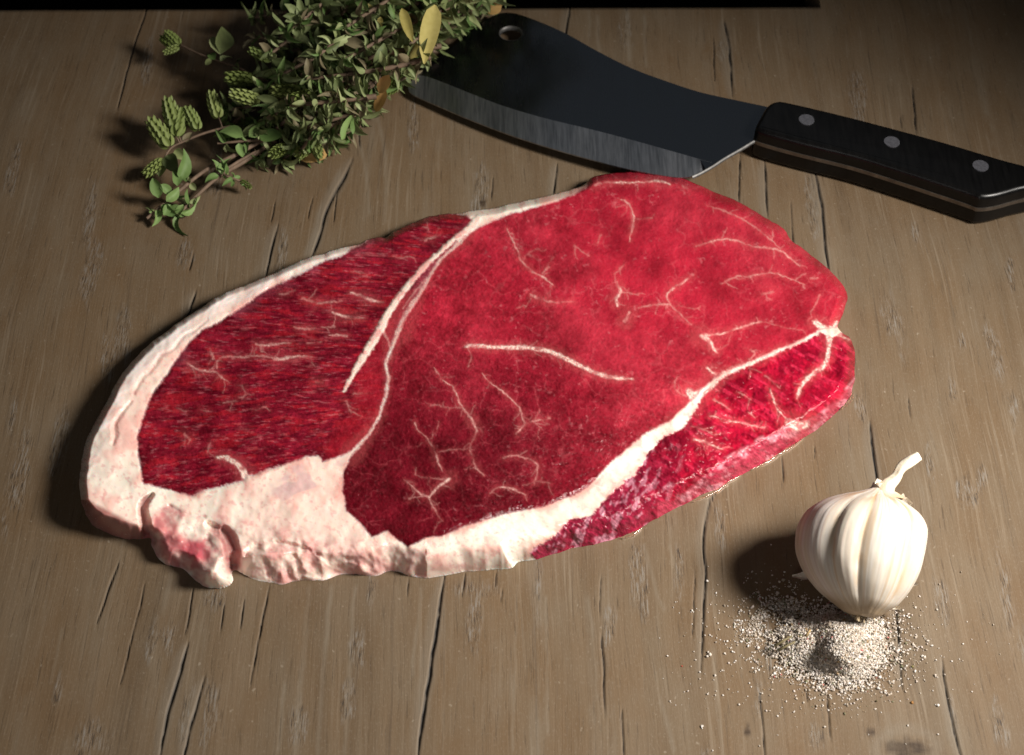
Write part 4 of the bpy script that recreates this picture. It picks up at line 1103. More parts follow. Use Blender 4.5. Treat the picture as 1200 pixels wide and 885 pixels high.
    # root plate: a dry brownish tuft
    rp = C0-ax*0.0238+fr*0.0006
    m = NT('dry_root')
    rm = m.set(color=m.ramp(m.noise(m.mapped((1, 1, 1)), 900, 3), [(0.3, (0.28, 0.20, 0.11)), (0.7, (0.55, 0.44, 0.29))]), rough=0.9)
    V = []; F = []
    for k in range(46):
        a_ = random.random()*2*math.pi; r0 = 0.0045*math.sqrt(random.random())
        p0 = rp+r0*(math.cos(a_)*fr+math.sin(a_)*sd)+ax*0.001
        p1 = p0-ax*(0.0015+0.002*random.random())+0.0012*np.array([random.uniform(-1, 1), random.uniform(-1, 1), random.uniform(-.3, .5)])
        p1[2] = max(p1[2], 0.0004)
        w = 0.00035
        n0 = len(V)
        for q in (p0, p1):
            for k2 in range(3):
                V.append(q+w*np.array([math.cos(2.1*k2), math.sin(2.1*k2), 0.3*k2-0.3]))
        for k2 in range(3): F.append((n0+k2, n0+(k2+1) % 3, n0+3+(k2+1) % 3, n0+3+k2))
    place_part(link('root_tuft', mesh_np('root_tuft', np.array(V), np.array(F)), rm), root)
build_garlic()

# ------------------------------------------------------------------ salt
ICO = None
def ico():
    global ICO
    if ICO is None:
        bm = bmesh.new(); bmesh.ops.create_icosphere(bm, subdivisions=1, radius=1.0)
        bm.verts.ensure_lookup_table()
        ICO = (np.array([v.co[:] for v in bm.verts]), np.array([[v.index for v in f.verts] for f in bm.faces]))
        bm.free()
    return ICO

def build_salt():
    m = NT('coarse_salt')
    n = m.noise(m.mapped((1, 1, 1)), 1500, 3)
    sm = m.set(color=m.attr('Col', 'Color'), rough=0.45, spec=0.4, sss=0.15, sss_scale=0.0006, sss_radius=(1, .9, .8), normal=m.bump(n, 0.4, 0.0004))
    def heap(x, y):
        nz = 1.6*(fbm(x*0.055+3, y*0.055, 300, 3)-0.5)
        h = 14.0*np.exp(-(np.maximum(0, np.hypot((x-988)/44, (y-754)/40)-0.10+nz*0.20)/0.72)**2.2)
        h = np.maximum(h, 6.0*np.exp(-(np.hypot((x-952)/34, (y-752)/30)/0.95)**2.2))
        return np.maximum(h+nz*0.9*(h > 0.6), 0)
    V0, F0 = ico()
    VV = []; FF = []; CC = []; k = 0
    pts = []
    while len(pts) < 10500:
        x, y = rng.normal(986, 34), rng.normal(755, 27)
        h = float(heap(np.array(x), np.array(y)))
        if h > 0.5 or rng.random() < 0.25: pts.append((x, y, h))
    while len(pts) < 13200:          # the looser left shoulder and the ragged foot of the heap
        if rng.random() < 0.72:
            x, y = rng.normal(915, 27), rng.normal(733, 21)
        else:
            a_ = rng.uniform(0, 2*math.pi); r_ = 1.15+0.30*abs(rng.normal())
            x, y = 985+58*r_*math.cos(a_), 755+44*r_*math.sin(a_)
        if 945 < x < 1062 and y < 716: continue
        cl = fbm(np.array(x*0.10), np.array(y*0.10), 310, 3)
        if rng.random() > np.clip((cl-0.36)*5, 0.03, 1): continue
        pts.append((x, y, float(heap(np.array(x), np.array(y)))+rng.random()**2*2.2*np.exp(-(((x-920)/25)**2+((y-733)/18)**2))))
    pal = np.array([(0.56, 0.50, 0.435), (0.70, 0.655, 0.605), (0.46, 0.39, 0.315), (0.58, 0.505, 0.455), (0.34, 0.28, 0.215)])
    for (x, y, h) in pts:
        s = (0.20+0.30*rng.random()**2.0)*1e-3
        if rng.random() < 0.06: s *= 1.6
        # ground position of this heap column, then stacked at its height
        g = at(x, y, h*1e-3*rng.uniform(0.90, 1.0))
        g[2] = max(g[2], s*0.55)
        Vv = V0*(s*rng.uniform(0.55, 1.35, (1, 3)))+rng.normal(0, 0.26*s, V0.shape)
        q = rng.random()
        if q < 0.035: c = np.array((0.07, 0.055, 0.035))
        elif q < 0.06: c = np.array((0.30, 0.20, 0.10))
        elif q < 0.066: c = np.array((0.50, 0.16, 0.14))
        elif q < 0.10: c = np.array((0.16, 0.16, 0.09))
        else: c = pal[rng.integers(len(pal))]*rng.uniform(0.9, 1.06)
        VV.append(Vv+g); FF.append(F0+k); CC.append(np.repeat(c[None], len(V0), 0)); k += len(V0)
    # packed body of the heap underneath
    gx = np.arange(860, 1062, 3.0); gy = np.arange(690, 822, 3.0)
    A, B = np.meshgrid(gx, gy, indexing='ij')
    hh = heap(A, B)
    Pm = at(A, B, np.maximum(hh-0.9, -0.6)*1e-3)
    I = np.arange(A.size).reshape(A.shape)
    Q = np.stack([I[:-1, :-1], I[:-1, 1:], I[1:, 1:], I[1:, :-1]], -1)
    ok = (hh[:-1, :-1] > 1.6)
    Fm = Q[ok]
    T = np.concatenate([Fm[:, [0, 1, 2]], Fm[:, [0, 2, 3]]])
    V = np.concatenate(VV+[Pm.reshape(-1, 3)]); F = np.concatenate(FF+[T+k]); C = np.concatenate(CC+[np.repeat(np.array([[0.62, 0.57, 0.50]]), A.size, 0)])
    me = mesh_np('salt_heap', V, F, smooth=False); attr_color(me, 'Col', C)
    o = link('salt_heap', me, sm)
    tag(o, 'heap of coarse grey white salt with herb flecks in front of the garlic', 'salt'); o['kind'] = 'stuff'
    # fine dust of salt on the wood, too small to count
    VV = []; FF = []; CC = []; k = 0
    for _ in range(420):
        a_ = rng.uniform(0, 2*math.pi); rr = abs(rng.normal(0, 1))
        x = 962+math.cos(a_)*(60+75*rr); y = 750+math.sin(a_)*(42+38*rr)
        if 935 < x < 1070 and y < 715 and y > 590: continue
        if y > 880 or y < 660 or x < 770: continue
        s = (0.16+0.25*rng.random()**2)*1e-3
        g = at(x, y, s*0.6)
        VV.append(V0*(s*rng.uniform(0.7, 1.3, (1, 3)))+rng.normal(0, 0.14*s, V0.shape)+g); FF.append(F0+k); k += len(V0)
        CC.append(np.repeat((pal[rng.integers(len(pal))]*0.95)[None], len(V0), 0))
    me = mesh_np('salt_dust', np.concatenate(VV), np.concatenate(FF), smooth=False); attr_color(me, 'Col', np.concatenate(CC))
    o = link('salt_dust', me, sm)
    tag(o, 'fine salt dust strewn on the wood round the heap', 'salt dust'); o['kind'] = 'stuff'
    # single loose grains and clumps
    named = [((832, 768, 2.6, 4), 'largest salt clump, lying alone left of the heap'), ((1099, 827, 2.0, 3), 'salt clump lying alone at the far right below the garlic'), ((822, 852, 1.7, 3), 'salt clump nearest the photo bottom, left of the heap beside a crack'),
             ((811, 716, 1.5, 3), 'salt clump farthest to the upper left of the heap'), ((885, 787, 1.6, 2), 'salt grain just below the left part of the heap'), ((1096, 792, 2.1, 3), 'salt clump on the crack right of the heap'), ((1081, 769, 1.8, 3), 'salt clump right of the heap, just above the one on the crack'),
             ((868, 716, 2.0, 3), 'twin salt clump beside the garlic shadow'), ((893, 813, 1.3, 2), 'salt grain in front of the heap on a thin crack'), ((785, 822, 1.3, 2), 'salt grain at the lower far left of the scatter')]
    g_ = 'loose salt grains strewn around the heap'
    def clump(x, y, r_px, nb):
        V = []; F = []; k = 0; sc = 0.36e-3
        for j in range(nb):
            s = 0.82*r_px*sc*(1.0 if j == 0 else rng.uniform(0.5, 0.8))
            off = np.array([0, 0, 0]) if j == 0 else np.array([rng.uniform(-1, 1), rng.uniform(-1, 1), 0])*r_px*sc*1.3
            V.append(V0*(s*rng.uniform(0.75, 1.2, (1, 3)))+rng.normal(0, 0.13*s, V0.shape)+off+np.array([0, 0, s*0.65])); F.append(F0+k); k += len(V0)
        V = np.concatenate(V); V[:, 2] = np.maximum(V[:, 2], 0.00002)
        me = mesh_np('salt_grain', V, np.concatenate(F), smooth=False)
        attr_color(me, 'Col', np.repeat((pal[rng.integers(2)]*0.98)[None], len(V), 0))
        o = link('salt_grain', me, sm); p = at(x, y, 0); o.location = p
        return o
    for (a4, lb) in named:
        tag(clump(*a4), lb, 'salt grain', g_)
    spots = [(841, 731, 1.4), (851, 734, 1.5), (852, 752, 1.7), (843, 738, 1.2), (858, 764, 1.6), (826, 745, 1.2), (834, 746, 1.1), (849, 766, 1.4), (862, 775, 1.3), (820, 788, 1.3), (838, 792, 1.6), (846, 786, 1.4), (829, 814, 1.4), (838, 815, 1.2), (847, 815, 1.2), (854, 808, 1.3), (878, 801, 1.1), (866, 826, 1.4), (813, 764, 1.0), (782, 769, 1.3),
             (930, 835, 1.2), (914, 836, 0.9), (950, 820, 1.2), (972, 815, 1.4), (995, 820, 1.4), (1010, 808, 1.5), (1029, 806, 1.7), (1037, 810, 1.4), (1047, 801, 1.3), (1064, 796, 1.1), (1072, 758, 1.4), (1068, 735, 1.4), (1065, 724, 1.5), (1058, 716, 1.2), (1053, 704, 1.2), (1074, 745, 1.1), (1098, 715, 1.5), (1095, 732, 1.0), (1092, 757, 1.5), (1107, 791, 1.2), (1097, 774, 1.2), (1082, 746, 1.3), (1133, 729, 1.0), (1052, 811, 1.2), (1099, 861, 1.2), (1067, 803, 1.1), (1083, 797, 1.0), (870, 740, 1.6), (1072, 684, 1.2), (773, 748, .8), (1100, 760, 1.0), (1005, 838, .9), (835, 880, 1.0)]
    sect = {}
    for q in spots:
        a_ = math.degrees(math.atan2(q[1]-755, q[0]-965))
        nm_ = ('right', 'lower right', 'lower front', 'lower left', 'left', 'upper left', 'far side', 'upper right')[int(((a_+22.5) % 360)//45)]
        sect.setdefault(nm_, []).append((math.hypot(q[0]-965, q[1]-755), q))
    rank = ['nearest', 'second nearest', 'third nearest', 'fourth nearest', 'fifth nearest', 'sixth nearest', 'seventh nearest', 'eighth nearest', 'ninth nearest', 'tenth nearest', 'eleventh nearest', 'twelfth nearest', 'thirteenth nearest', 'fourteenth nearest', 'fifteenth nearest', 'sixteenth nearest', 'seventeenth nearest', 'eighteenth nearest', 'nineteenth nearest', 'twentieth nearest', 'farthest']
    for nm_, qs in sect.items():
        qs.sort()
        for j, (_, (x, y, r_)) in enumerate(qs):
            tag(clump(x, y, r_, 2 if r_ > 1.3 else 1), 'small loose salt grain on the heap\'s %s side, %s to the heap' % (nm_, rank[min(j, 20)]), 'salt grain', g_)
    # a few specks of spice
    for (x, y, r_, c, lb) in ((799, 781, 1.0, (0.55, 0.03, 0.02), 'tiny red pepper speck left of the large salt clump'), (1027, 822, 1.8, (0.10, 0.08, 0.035), 'dark olive peppercorn flake in front of the salt heap'), (1069, 824, 1.8, (0.28, 0.13, 0.03), 'amber brown spice flake right of the dark flake'), (1069, 782, 2.0, (0.16, 0.14, 0.05), 'dull green spice flake above the amber flake')):
        o = clump(x, y, r_, 1); o.name = 'spice_flake'; o.data.name = 'spice_flake'
        o.data.attributes['Col'].data.foreach_set('color', np.tile(np.array([*c, 1], np.float32), len(o.data.vertices)))
        tag(o, lb, 'spice')
    # dry needles stuck in the heap
    nm = plain('dry_needle', (0.17, 0.14, 0.075), 0.8, 0.2)
    nm2 = plain('straw_needle', (0.42, 0.30, 0.15), 0.8, 0.2)
    for (x0, y0, x1, y1, z, mat, lb) in ((908, 757, 928, 745, 0.0062, nm, 'dark dry herb needle lying on the left shoulder of the salt'), (912, 762, 932, 752, 0.0055, nm, 'second dark herb needle just below the first on the salt'), (944, 746, 950, 738, 0.0102, nm2, 'pale straw coloured needle near the crest of the salt')):
        a_, b_ = at(x0, y0, z-0.001), at(x1, y1, z+0.0008)
        bm = bmesh.new()
        d = Vector(b_-a_); M = Matrix.Translation(Vector((a_+b_)/2)) @ d.to_track_quat('Z', 'Y').to_matrix().to_4x4()
        bmesh.ops.create_cone(bm, cap_ends=True, segments=7, radius1=0.00065, radius2=0.0003, depth=d.length, matrix=M)
        tag(from_bm('herb_needle', bm, mat), lb, 'herb needle')
build_salt()

# ------------------------------------------------------------------ herbs
def leaf_material(name, c0, c1, rough=0.55):
    m = NT(name)
    oi = m.n('ShaderNodeObjectInfo').outputs['Random']
    n = m.noise(m.mapped((1, 1, 1)), 350, 3)
    f = m.math('ADD', m.math('MULTIPLY', n, 0.5), m.math('MULTIPLY', oi, 0.5))
    c = m.ramp(f, [(0.2, c0), (0.8, c1)])
    t = m.set(color=c, rough=rough, spec=0.25, normal=m.bump(m.noise(m.mapped((1, 1, 1)), 900, 2), 0.25, 0.0003))
    # thin leaf lets a little light through
    tr = m.n('ShaderNodeBsdfTranslucent'); m.l(c, tr.inputs['Color'])
    mx = m.n('ShaderNodeMixShader', ins={'Fac': 0.16})
    m.l(m.b.outputs[0], mx.inputs[1]); m.l(tr.outputs[0], mx.inputs[2])
    m.l(mx.outputs[0], m.t.nodes['Material Output'].inputs['Surface'])
    return m.m

LM = [leaf_material('leaf_grey_green', (0.17, 0.21, 0.085), (0.40, 0.45, 0.215)), leaf_material('leaf_olive', (0.085, 0.115, 0.042), (0.27, 0.31, 0.125)),
      leaf_material('leaf_fresh', (0.095, 0.165, 0.045), (0.20, 0.30, 0.10)), leaf_material('leaf_dry', (0.16, 0.135, 0.075), (0.30, 0.25, 0.155))]
YEL = leaf_material('leaf_yellowed', (0.38, 0.32, 0.09), (0.56, 0.48, 0.18))
ORA = leaf_material('leaf_browned', (0.48, 0.27, 0.08), (0.62, 0.40, 0.16))
BUD = leaf_material('bud_green', (0.14, 0.19, 0.045), (0.25, 0.29, 0.095))
STEM = plain('herb_stem', (0.155, 0.105, 0.072), 0.7, 0.25, 0.3)

def leaf_geo(length, width, curl, fold, twist=0.0):
    n1, n2 = 7, 5
    V = []; F = []
    for i in range(n1):
        u = i/(n1-1)
        w = width*0.5*max(0.02, 4*u**0.85*(1-u**0.85))**0.62
        if i == 0: w = width*0.05
        for j in range(n2):
            v = (j/(n2-1))*2-1
            y = v*w; z = fold*abs(v)*w - curl*length*u*u
            a = twist*u
            V.append((u*length, y*math.cos(a)-z*math.sin(a), y*math.sin(a)+z*math.cos(a)))
    for i in range(n1-1):
        for j in range(n2-1): F.append((i*n2+j, (i+1)*n2+j, (i+1)*n2+j+1, i*n2+j+1))
    return np.array(V), np.array(F)
LEAVES = [leaf_geo(0.0086, 0.0046, 0.30, 0.6, 0.8), leaf_geo(0.0073, 0.0034, 0.55, 0.9, -1.0), leaf_geo(0.0099, 0.0043, 0.22, 0.5, 1.3), leaf_geo(0.0065, 0.0041, -0.25, 0.5, -0.5), leaf_geo(0.0086, 0.0030, 0.75, 1.3, 1.6), leaf_geo(0.0052, 0.0036, 0.15, 0.5, 0.3), leaf_geo(0.0090, 0.0036, -0.5, 1.0, -1.4), leaf_geo(0.0082, 0.0041, 0.9, 0.8, 0.5)]
LEAF_ME = {}
def leaf_mesh(g, mat):
    k = (g, mat.name)
    if k not in LEAF_ME:
        me = mesh_np('leaf', *LEAVES[g]); me.materials.append(mat); LEAF_ME[k] = me
    return LEAF_ME[k]

def frame(p, d, up, s):
    d = Vector(d).normalized(); up = Vector(up)
    y = up.cross(d)
    if y.length < 1e-4: y = Vector((0, 1, 0)).cross(d)
    y.normalize(); z = d.cross(y)
    M = Matrix((d, y, z)).transposed().to_4x4()
    return Matrix.Translation(Vector(p)) @ M @ Matrix.Scale(s, 4)

def tube_mesh(name, c, r0, r1, K=6):
    c = np.asarray(c); V = []; F = []
    for i in range(len(c)):
        t_ = Vector(c[min(i+1, len(c)-1)]-c[max(i-1, 0)]).normalized()
        a_ = t_.cross(Vector((0, 0, 1)) if abs(t_.z) < 0.9 else Vector((1, 0, 0))).normalized(); b_ = a_.cross(t_)
        rr = r0+(r1-r0)*i/(len(c)-1)
        for k in range(K):
            q = 2*math.pi*k/K; V.append(c[i]+rr*np.array(math.cos(q)*a_+math.sin(q)*b_))
    for i in range(len(c)-1):
        for k in range(K): F.append((i*K+k, i*K+(k+1) % K, (i+1)*K+(k+1) % K, (i+1)*K+k))
    return mesh_np(name, np.array(V), np.array(F))

def bud_geo(L, Wd, rows=8, per=4):
    """spike of overlapping little bracts along +X"""
    VV = []; FF = []; k = 0
    lv, lf = leaf_geo(1, 0.55, 0.15, 0.6)
    for i in range(rows):
        u = i/(rows-1)
        r_ = Wd*0.5*math.sin(math.pi*(0.16+0.74*u))
        for j in range(per):
            a_ = 2*math.pi*(j+0.5*(i % 2))/per
            s = L*0.33*(1-0.30*u)
            d = Vector((0.85, 0.75*math.cos(a_), 0.75*math.sin(a_)))
            M = frame((u*L*0.85, 0.35*r_*math.cos(a_), 0.35*r_*math.sin(a_)), d, (0.3, math.cos(a_), math.sin(a_)), s)
            VV.append(np.array([M @ Vector(v) for v in lv])); FF.append(lf+k); k += len(lv)
    return np.concatenate(VV), np.concatenate(FF)
BUD_ME = mesh_np('flower_head', *bud_geo(0.0155, 0.0085, 9, 5)); BUD_ME.materials.append(BUD)

def add_leaf(root, p, d, up, s, g, mat, name='leaf', label=None):
    o = bpy.data.objects.new(name, leaf_mesh(g, mat)); COL.objects.link(o)
    o.parent = root
    o.matrix_parent_inverse = Matrix.Translation(-Vector(root.location))
    M = frame(p, d, up, s)
    o.matrix_basis = M
    if label: o['label'] = label
    return o

def add_bud(root, p, d, s, tw=0.0):
    o = bpy.data.objects.new('flower_head', BUD_ME); COL.objects.link(o)
    o.parent = root; o.matrix_parent_inverse = Matrix.Translation(-Vector(root.location))
    o.matrix_basis = frame(p, d, (0, math.sin(tw), 1), s)
    return o

def whorl(p, t, up, n, big, mats, spread=0.9, out=None):
    """leaves in opposite pairs at a stem node"""
    t = Vector(t).normalized()
    a_ = t.cross(Vector((0.1, 0.2, 1))).normalized(); b_ = a_.cross(t)
    ph = random.random()*math.pi
    res = []
    for k in range(n):
        q = ph+2*math.pi*k/n+random.uniform(-.35, .35)
        r_ = math.cos(q)*a_+math.sin(q)*b_
        d = t*random.uniform(-0.35, 1.1)+r_*spread+Vector((random.uniform(-.3, .3), random.uniform(-.3, .3), random.uniform(-.35, .35)))
        u_ = t*0.8-r_*0.3+Vector((random.uniform(-.4, .4), random.uniform(-.6, .1), random.uniform(0.3, 0.9)))
        s = big*random.choice((0.5, 0.65, 0.8, 0.95, 1.1, 1.3))
        res.append((np.array(p)+np.array(r_)*0.0006, d, u_, s, random.randrange(len(LEAVES)), random.choices(range(4), mats)[0]))
    return res

def build_bunch():
    root = thing('herb_bunch', 'dense bunch of grey green oregano sprigs lying at the top left behind the steak', 'herbs', tuple(at(420, 90, 0)))
    tips = [(296, 22, .018), (300, 45, .022), (318, 60, .03), (285, 112, .012), (272, 128, .014), (262, 150, .010), (285, 165, .010), (305, 182, .006), (330, 186, .006), (350, 183, .005), (372, 178, .006), (395, 165, .006), (410, 152, .007), (428, 138, .007), (445, 122, .007), (455, 112, .006), (470, 90, .008),
            (340, 120, .038), (360, 95, .042), (330, 90, .034), (380, 130, .036), (400, 110, .040), (350, 150, .026), (320, 140, .026), (430, 100, .032), (410, 70, .045), (370, 60, .045), (340, 40, .035), (450, 70, .034), (385, 160, .018), (415, 130, .022), (300, 150, .018), (480, 60, .026), (500, 45, .020), (520, 32, .018), (540, 28, .014), (560, 20, .012), (575, 15, .012),
            (440, 40, .045), (400, 30, .045), (470, 25, .04), (350, 20, .035), (375, 150, .028), (345, 165, .016), (310, 110, .026), (425, 115, .030), (520, 10, .03), (555, 4, .022), (325, 100, .016), (365, 130, .016), (400, 140, .016), (440, 90, .016), (460, 50, .014), (390, 80, .016), (420, 60, .016), (340, 70, .014), (310, 160, .012), (590, 12, .008)]
    recs = []
    for i, (x, y, z) in enumerate(tips):
        x += random.uniform(-6, 6); y += random.uniform(-5, 5)
        z += 0.016*max(0, (95-y)/95) if z > 0.028 else 0
        if x < 430 and z > 0.016: z *= 1.08
        ang = math.atan2(-40-y, 620-x)+random.uniform(-.4, .4)*(1 if x < 400 else 0.3)
        Lp = random.uniform(150, 260)
        x0, y0 = x+math.cos(ang)*Lp, y+math.sin(ang)*Lp
        p1 = at(x, y, z); p0 = at(x0, y0, max(0.004, min(0.062, z+random.uniform(-.012, .014))))
        mid = (p0+p1)/2+np.array([random.uniform(-.008, .008), random.uniform(-.008, .008), random.uniform(-.002, .008)])
        c = catmull([p0, mid, p1], 12, False)
        c[:, 2] = np.maximum(c[:, 2], 0.002)
        qx, qy, _ = to_px(c)
        okp = ((qx-470)*(6-94)-(qy-94)*(580-470) > 0) | (qx < 430)
        j0 = int(np.nonzero(~okp)[0].max())+1 if (~okp).any() else 0
        if j0 > len(c)-4: continue
        c = c[j0:]
        st = link('stem', tube_mesh('stem', c, 0.0014, 0.0008), STEM); place_part(st, root)
        d_ = np.r_[0, np.cumsum(np.linalg.norm(np.diff(c, axis=0), axis=1))]
        s = 0.004
        while s < d_[-1]:
            p = np.array([np.interp(s, d_, c[:, k]) for k in range(3)])
            j = min(len(c)-2, np.searchsorted(d_, s)); t = c[min(j+1, len(c)-1)]-c[max(j-1, 0)]
            big = 0.75+0.45*random.random()-0.25*(s/d_[-1])**3
            mats = (5, 3, 1, 2) if x < 430 else (4, 2, 3, 1)
            recs += whorl(p, t, None, random.choice((4, 5, 6)), big, mats)
            s += random.uniform(0.0040, 0.0064)
        for _ in range(3):
            recs += whorl(c[-1], c[-1]-c[-2], None, 4, 0.8, (4, 2, 3, 1), 0.5)
    recs = [r_ for r_ in recs if r_[0][2] > 0.0012]
    q = to_px(np.array([r_[0]+0.006*np.array(Vector(r_[1]).normalized()) for r_ in recs]))
    sidev = (q[0]-474)*(12-100)-(q[1]-100)*(583-474)        # keep clear of the blade's end
    recs = [r_ for r_, v_, x_ in zip(recs, sidev, q[0]) if v_ > -250 or x_ < 440]
    P = np.array([r_[0] for r_ in recs])
    px, py, dep = to_px(P)
    # those that show largest (front of their spot in the bunch) are leaves of their own
    inside = (px > 160) & (px < 620) & (py > -8) & (py < 290)
    best = {}
    for i in np.nonzero(inside)[0]:
        k = (int(px[i]//13), int(py[i]//13))
        best.setdefault(k, []).append(i)
    cand = []
    for k, v in best.items():
        v.sort(key=lambda i: dep[i]); cand += [(r_, -recs[i][3], i) for r_, i in enumerate(v[:2])]
    cand.sort()
    own = set(i for _, _, i in cand[:292])
    VV = {k: [] for k in range(4)}; FF = {k: [] for k in range(4)}; off = {k: 0 for k in range(4)}
    for i, (p, d, u_, s, g, mi) in enumerate(recs):
        if i in own: add_leaf(root, p, d, u_, s, g, LM[mi])
        else:
            M = np.array(frame(p, d, u_, s)); v, f = LEAVES[g]
            VV[mi].append(v@M[:3, :3].T+M[:3, 3]); FF[mi].append(f+off[mi]); off[mi] += len(v)
    bigV = []; bigF = []; mid = []; o_ = 0
    for k in range(4):
        if not VV[k]: continue
        v = np.concatenate(VV[k]); f = np.concatenate(FF[k]); bigV.append(v); bigF.append(f+o_); o_ += len(v); mid.append(np.full(len(f), k, np.int32))
    me = mesh_np('foliage', np.concatenate(bigV), np.concatenate(bigF))
    for k in range(4): me.materials.append(LM[k])
    me.polygons.foreach_set('material_index', np.concatenate(mid))
    fo = link('foliage', me, None); place_part(fo, root); fo['kind'] = 'stuff'
    # yellowed and browned leaves
    def odd(g, mat, x0, y0, x1, y1, z0, z1, wid, lb):
        a_, b_ = at(x0, y0, z0), at(x1, y1, z1); L = np.linalg.norm(b_-a_)
        v, f = leaf_geo(L, wid, 0.10, 0.35, 0.3)
        me = mesh_np('withered_leaf', v, f); me.materials.append(mat)
        o = bpy.data.objects.new('withered_leaf', me); COL.objects.link(o); o.parent = root
        o.matrix_parent_inverse = Matrix.Translation(-Vector(root.location)); o['label'] = lb
        o.matrix_basis = frame(a_, b_-a_, (0.15, -0.75, 0.65), 1.0)
    odd(0, YEL, 510, 6, 497, 68, .0655, .0635, 0.0090, 'broad yellow leaf beside the tip of the blade')
    odd(0, YEL, 471, 10, 482, 46, .066, .064, 0.0050, 'narrow yellow leaf left of the broad one')
    odd(0, YEL, 488, 50, 480, 78, .058, .052, 0.0048, 'small yellow green leaf below the narrow one')
    odd(0, ORA, 456, 88, 443, 110, .046, .036, 0.0058, 'orange brown leaf at the lower right of the bunch')
    odd(0, ORA, 452, 104, 438, 134, .034, .016, 0.0050, 'tan leaf tip touching the wood')
    odd(0, YEL, 434, 4, 430, 18, .058, .056, 0.0034, 'little ochre leaf at the top of the bunch')
    odd(0, YEL, 446, 20, 444, 36, .056, .054, 0.0030, 'little ochre leaf in the middle of the bunch')
    odd(0, ORA, 588, 6, 570, 14, .024, .020, 0.0065, 'pale tan leaf at the far right end of the bunch')
    odd(0, ORA, 385, 178, 352, 187, .008, .005, 0.0065, 'dry straw leaf under the front of the bunch')
    for (x, y, z, dx, dy) in ((375, 112, .036, -1, -.6), (352, 108, .03, -1, -.3), (470, 82, .022, -.6, -1), (465, 98, .018, -.5, -1), (300, 95, .02, -1, -.2), (335, 172, .014, -.6, -1), (365, 168, .012, -.4, -1), (305, 118, .026, -1, 0), (318, 70, .03, -1, .3)):
        add_bud(root, at(x, y, z), Vector((dx, dy, 0.35)), random.uniform(0.7, 1.0), random.random())
    return root

def sprig(label, path, rad, nodes, buds, mats, big=0.9, start=0.25, n=4, spread=0.9, extra=()):
    pts = [at(*p) for p in path]
    c = catmull(pts, 8, False); c[:, 2] = np.maximum(c[:, 2], 0.0012)
    root = thing('herb_sprig', label, 'herb sprig', (c[-1][0], c[-1][1], 0), 'loose sprigs sticking out of the herb bunch')
    place_part(link('stem', tube_mesh('stem', c, rad, rad*0.6, 8), STEM), root)
    for k in range(nodes):
        u = start+(1-start)*(k+0.5)/nodes
        j = min(len(c)-2, int(u*(len(c)-1)))
        for r_ in whorl(c[j], c[j+1]-c[j], None, n, big*(1.05-0.25*u), mats, spread):
            p, d, u_, s, g, mi = r_
            if p[2] < 0.006: d = Vector((d[0], d[1], abs(d[2])*0.6+0.05))
            add_leaf(root, p, d, u_, s, g, LM[mi])
    for (x, y, z, x2, y2, z2, s) in buds:
        a_, b_ = at(x, y, z), at(x2, y2, z2)
        add_bud(root, a_, Vector(b_-a_), np.linalg.norm(b_-a_)/0.0155*s)
        j = int(np.argmin(np.linalg.norm(c-a_, axis=1)))
        if np.linalg.norm(c[j]-a_) > 0.003:
            place_part(link('twig', tube_mesh('twig', catmull([c[j], (c[j]+a_)/2+np.array([0, 0, .001]), a_], 4, False), rad*0.55, rad*0.4, 5), STEM), root)
    for (x0, y0, z0, x1, y1, z1, g, mi, s) in extra:
        a_, b_ = at(x0, y0, z0), at(x1, y1, z1); L = LEAVES[g][0][:, 0].max()
        add_leaf(root, a_, Vector(b_-a_), (0.1, -0.6, 0.8), np.linalg.norm(b_-a_)/L*s, g, LM[mi])
    return root

build_bunch()
sprig('thin sprig with a curled bud head reaching to the upper left of the herb bunch', [(335, 105, .022), (300, 90, .022), (270, 76, .020), (235, 64, .018), (212, 53, .017)], 0.0008, 0, [(210, 52, .017, 195, 38, .018, 1.0), (209, 54, .016, 188, 44, .014, .9), (210, 54, .016, 192, 62, .014, 1.0)], (3, 4, 1, 1), .55, .2, 2,
      extra=[(258, 62, .022, 268, 32, .026, 0, 1, 1.1), (258, 64, .022, 260, 42, .02, 5, 0, 1), (252, 70, .02, 245, 62, .02, 5, 2, 1), (258, 72, .02, 268, 62, .022, 1, 0, 1), (248, 70, .02, 240, 76, .018, 5, 1, 1), (285, 84, .021, 295, 105, .018, 4, 0, 1), (280, 82, .021, 272, 70, .022, 1, 1, 1), (296, 90, .022, 310, 72, .026, 4, 0, 1), (300, 92, .022, 318, 84, .025, 0, 0, 1)])
sprig('sprig tip with four plump yellow green bud spikes at the left of the herb bunch', [(270, 148, .016), (240, 156, .015), (215, 166, .013), (200, 174, .012), (190, 190, .010)], 0.0007, 0,
      [(206, 152, .016, 196, 116, .022, 1.0), (206, 160, .015, 212, 126, .019, 0.95), (199, 172, .013, 178, 143, .018, 1.1), (192, 188, .010, 168, 206, .008, .95), (232, 152, .016, 218, 124, .020, .9), (256, 138, .018, 247, 108, .024, 1.0)], (1, 2, 4, 0), .6, .3, 2,
      extra=[(196, 182, .011, 206, 200, .010, 5, 1, 1), (214, 166, .013, 226, 158, .014, 3, 3, 1), (205, 176, .011, 216, 186, .010, 5, 1, 1), (192, 190, .009, 186, 206, .007, 5, 1, 1)])
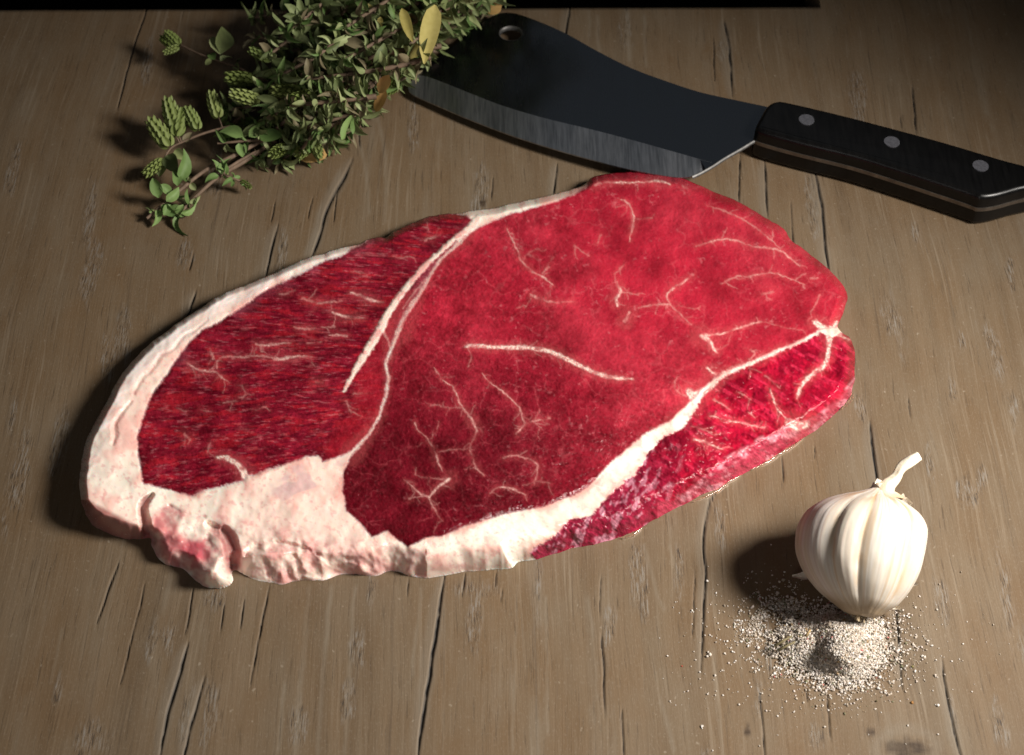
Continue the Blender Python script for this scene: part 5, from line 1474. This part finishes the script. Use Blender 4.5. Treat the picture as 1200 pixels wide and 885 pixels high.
sprig('brown stemmed sprig with fresh green leaves at the lowest left tip of the bunch', [(318, 158, .014), (275, 182, .012), (240, 200, .010), (205, 228, .008), (172, 256, .004)], 0.0012, 3, [], (2, 1, 7, 0), .80, .55, 4, 0.9,
      extra=[(212, 212, .010, 222, 176, .020, 2, 2, 1), (208, 218, .010, 206, 198, .014, 0, 2, 1), (186, 232, .010, 183, 212, .014, 3, 2, 1.1), (190, 240, .008, 204, 254, .006, 0, 2, 1), (185, 246, .006, 186, 262, .004, 1, 2, 1), (200, 226, .010, 190, 218, .014, 5, 2, 1.2), (195, 236, .009, 212, 222, .012, 0, 2, 1), (200, 240, .008, 190, 252, .006, 3, 2, 1.0)])
sprig('front sprig of pale green leaves lying lowest on the wood beside the bunch', [(322, 165, .010), (285, 190, .009), (255, 208, .007), (228, 232, .004), (205, 256, .003)], 0.0012, 2, [], (3, 1, 6, 1), .8, .75, 4, 0.9,
      extra=[(215, 240, .006, 204, 258, .003, 2, 2, 1.1), (212, 244, .005, 196, 244, .006, 0, 2, 1), (222, 238, .005, 236, 232, .006, 2, 0, 1), (212, 250, .004, 232, 246, .004, 4, 2, 1.2), (210, 254, .003, 203, 270, .003, 4, 2, 1.1)])
sprig('short sprig ending in a tight fresh green tuft below the bunch', [(300, 178, .010), (275, 192, .010), (262, 203, .010), (280, 212, .008), (292, 218, .006)], 0.0008, 3, [(282, 212, .008, 296, 221, .006, 0.9)], (1, 1, 8, 0), .58, .35, 4, 1.0,
      extra=[(258, 202, .010, 252, 186, .016, 2, 2, 1), (260, 204, .010, 262, 184, .016, 1, 2, 1), (256, 206, .009, 240, 210, .010, 0, 2, 1), (262, 206, .009, 268, 186, .015, 4, 2, 1)])
sprig('sprig with one round broad green leaf at the front of the bunch', [(345, 130, .026), (325, 150, .020), (305, 163, .016), (280, 166, .015), (255, 168, .014)], 0.0009, 3, [], (3, 1, 5, 0), .8, .35, 4, .95,
      extra=[(304, 158, .019, 328, 164, .018, 3, 2, 1.15), (285, 160, .018, 262, 150, .02, 0, 2, 1.2), (280, 168, .016, 282, 182, .012, 3, 2, 1.2), (270, 160, .017, 250, 156, .016, 2, 2, 1), (292, 160, .018, 310, 146, .022, 0, 2, 1.1)])
sprig('thick brown stem with small leaves crossing the front of the bunch', [(440, 92, .034), (410, 116, .033), (385, 138, .030), (365, 160, .024), (350, 180, .014)], 0.0013, 4, [(360, 172, .016, 350, 186, .010, 1.0), (368, 164, .02, 374, 182, .010, 1.1)], (4, 2, 3, 1), .7, .45, 4, .9)
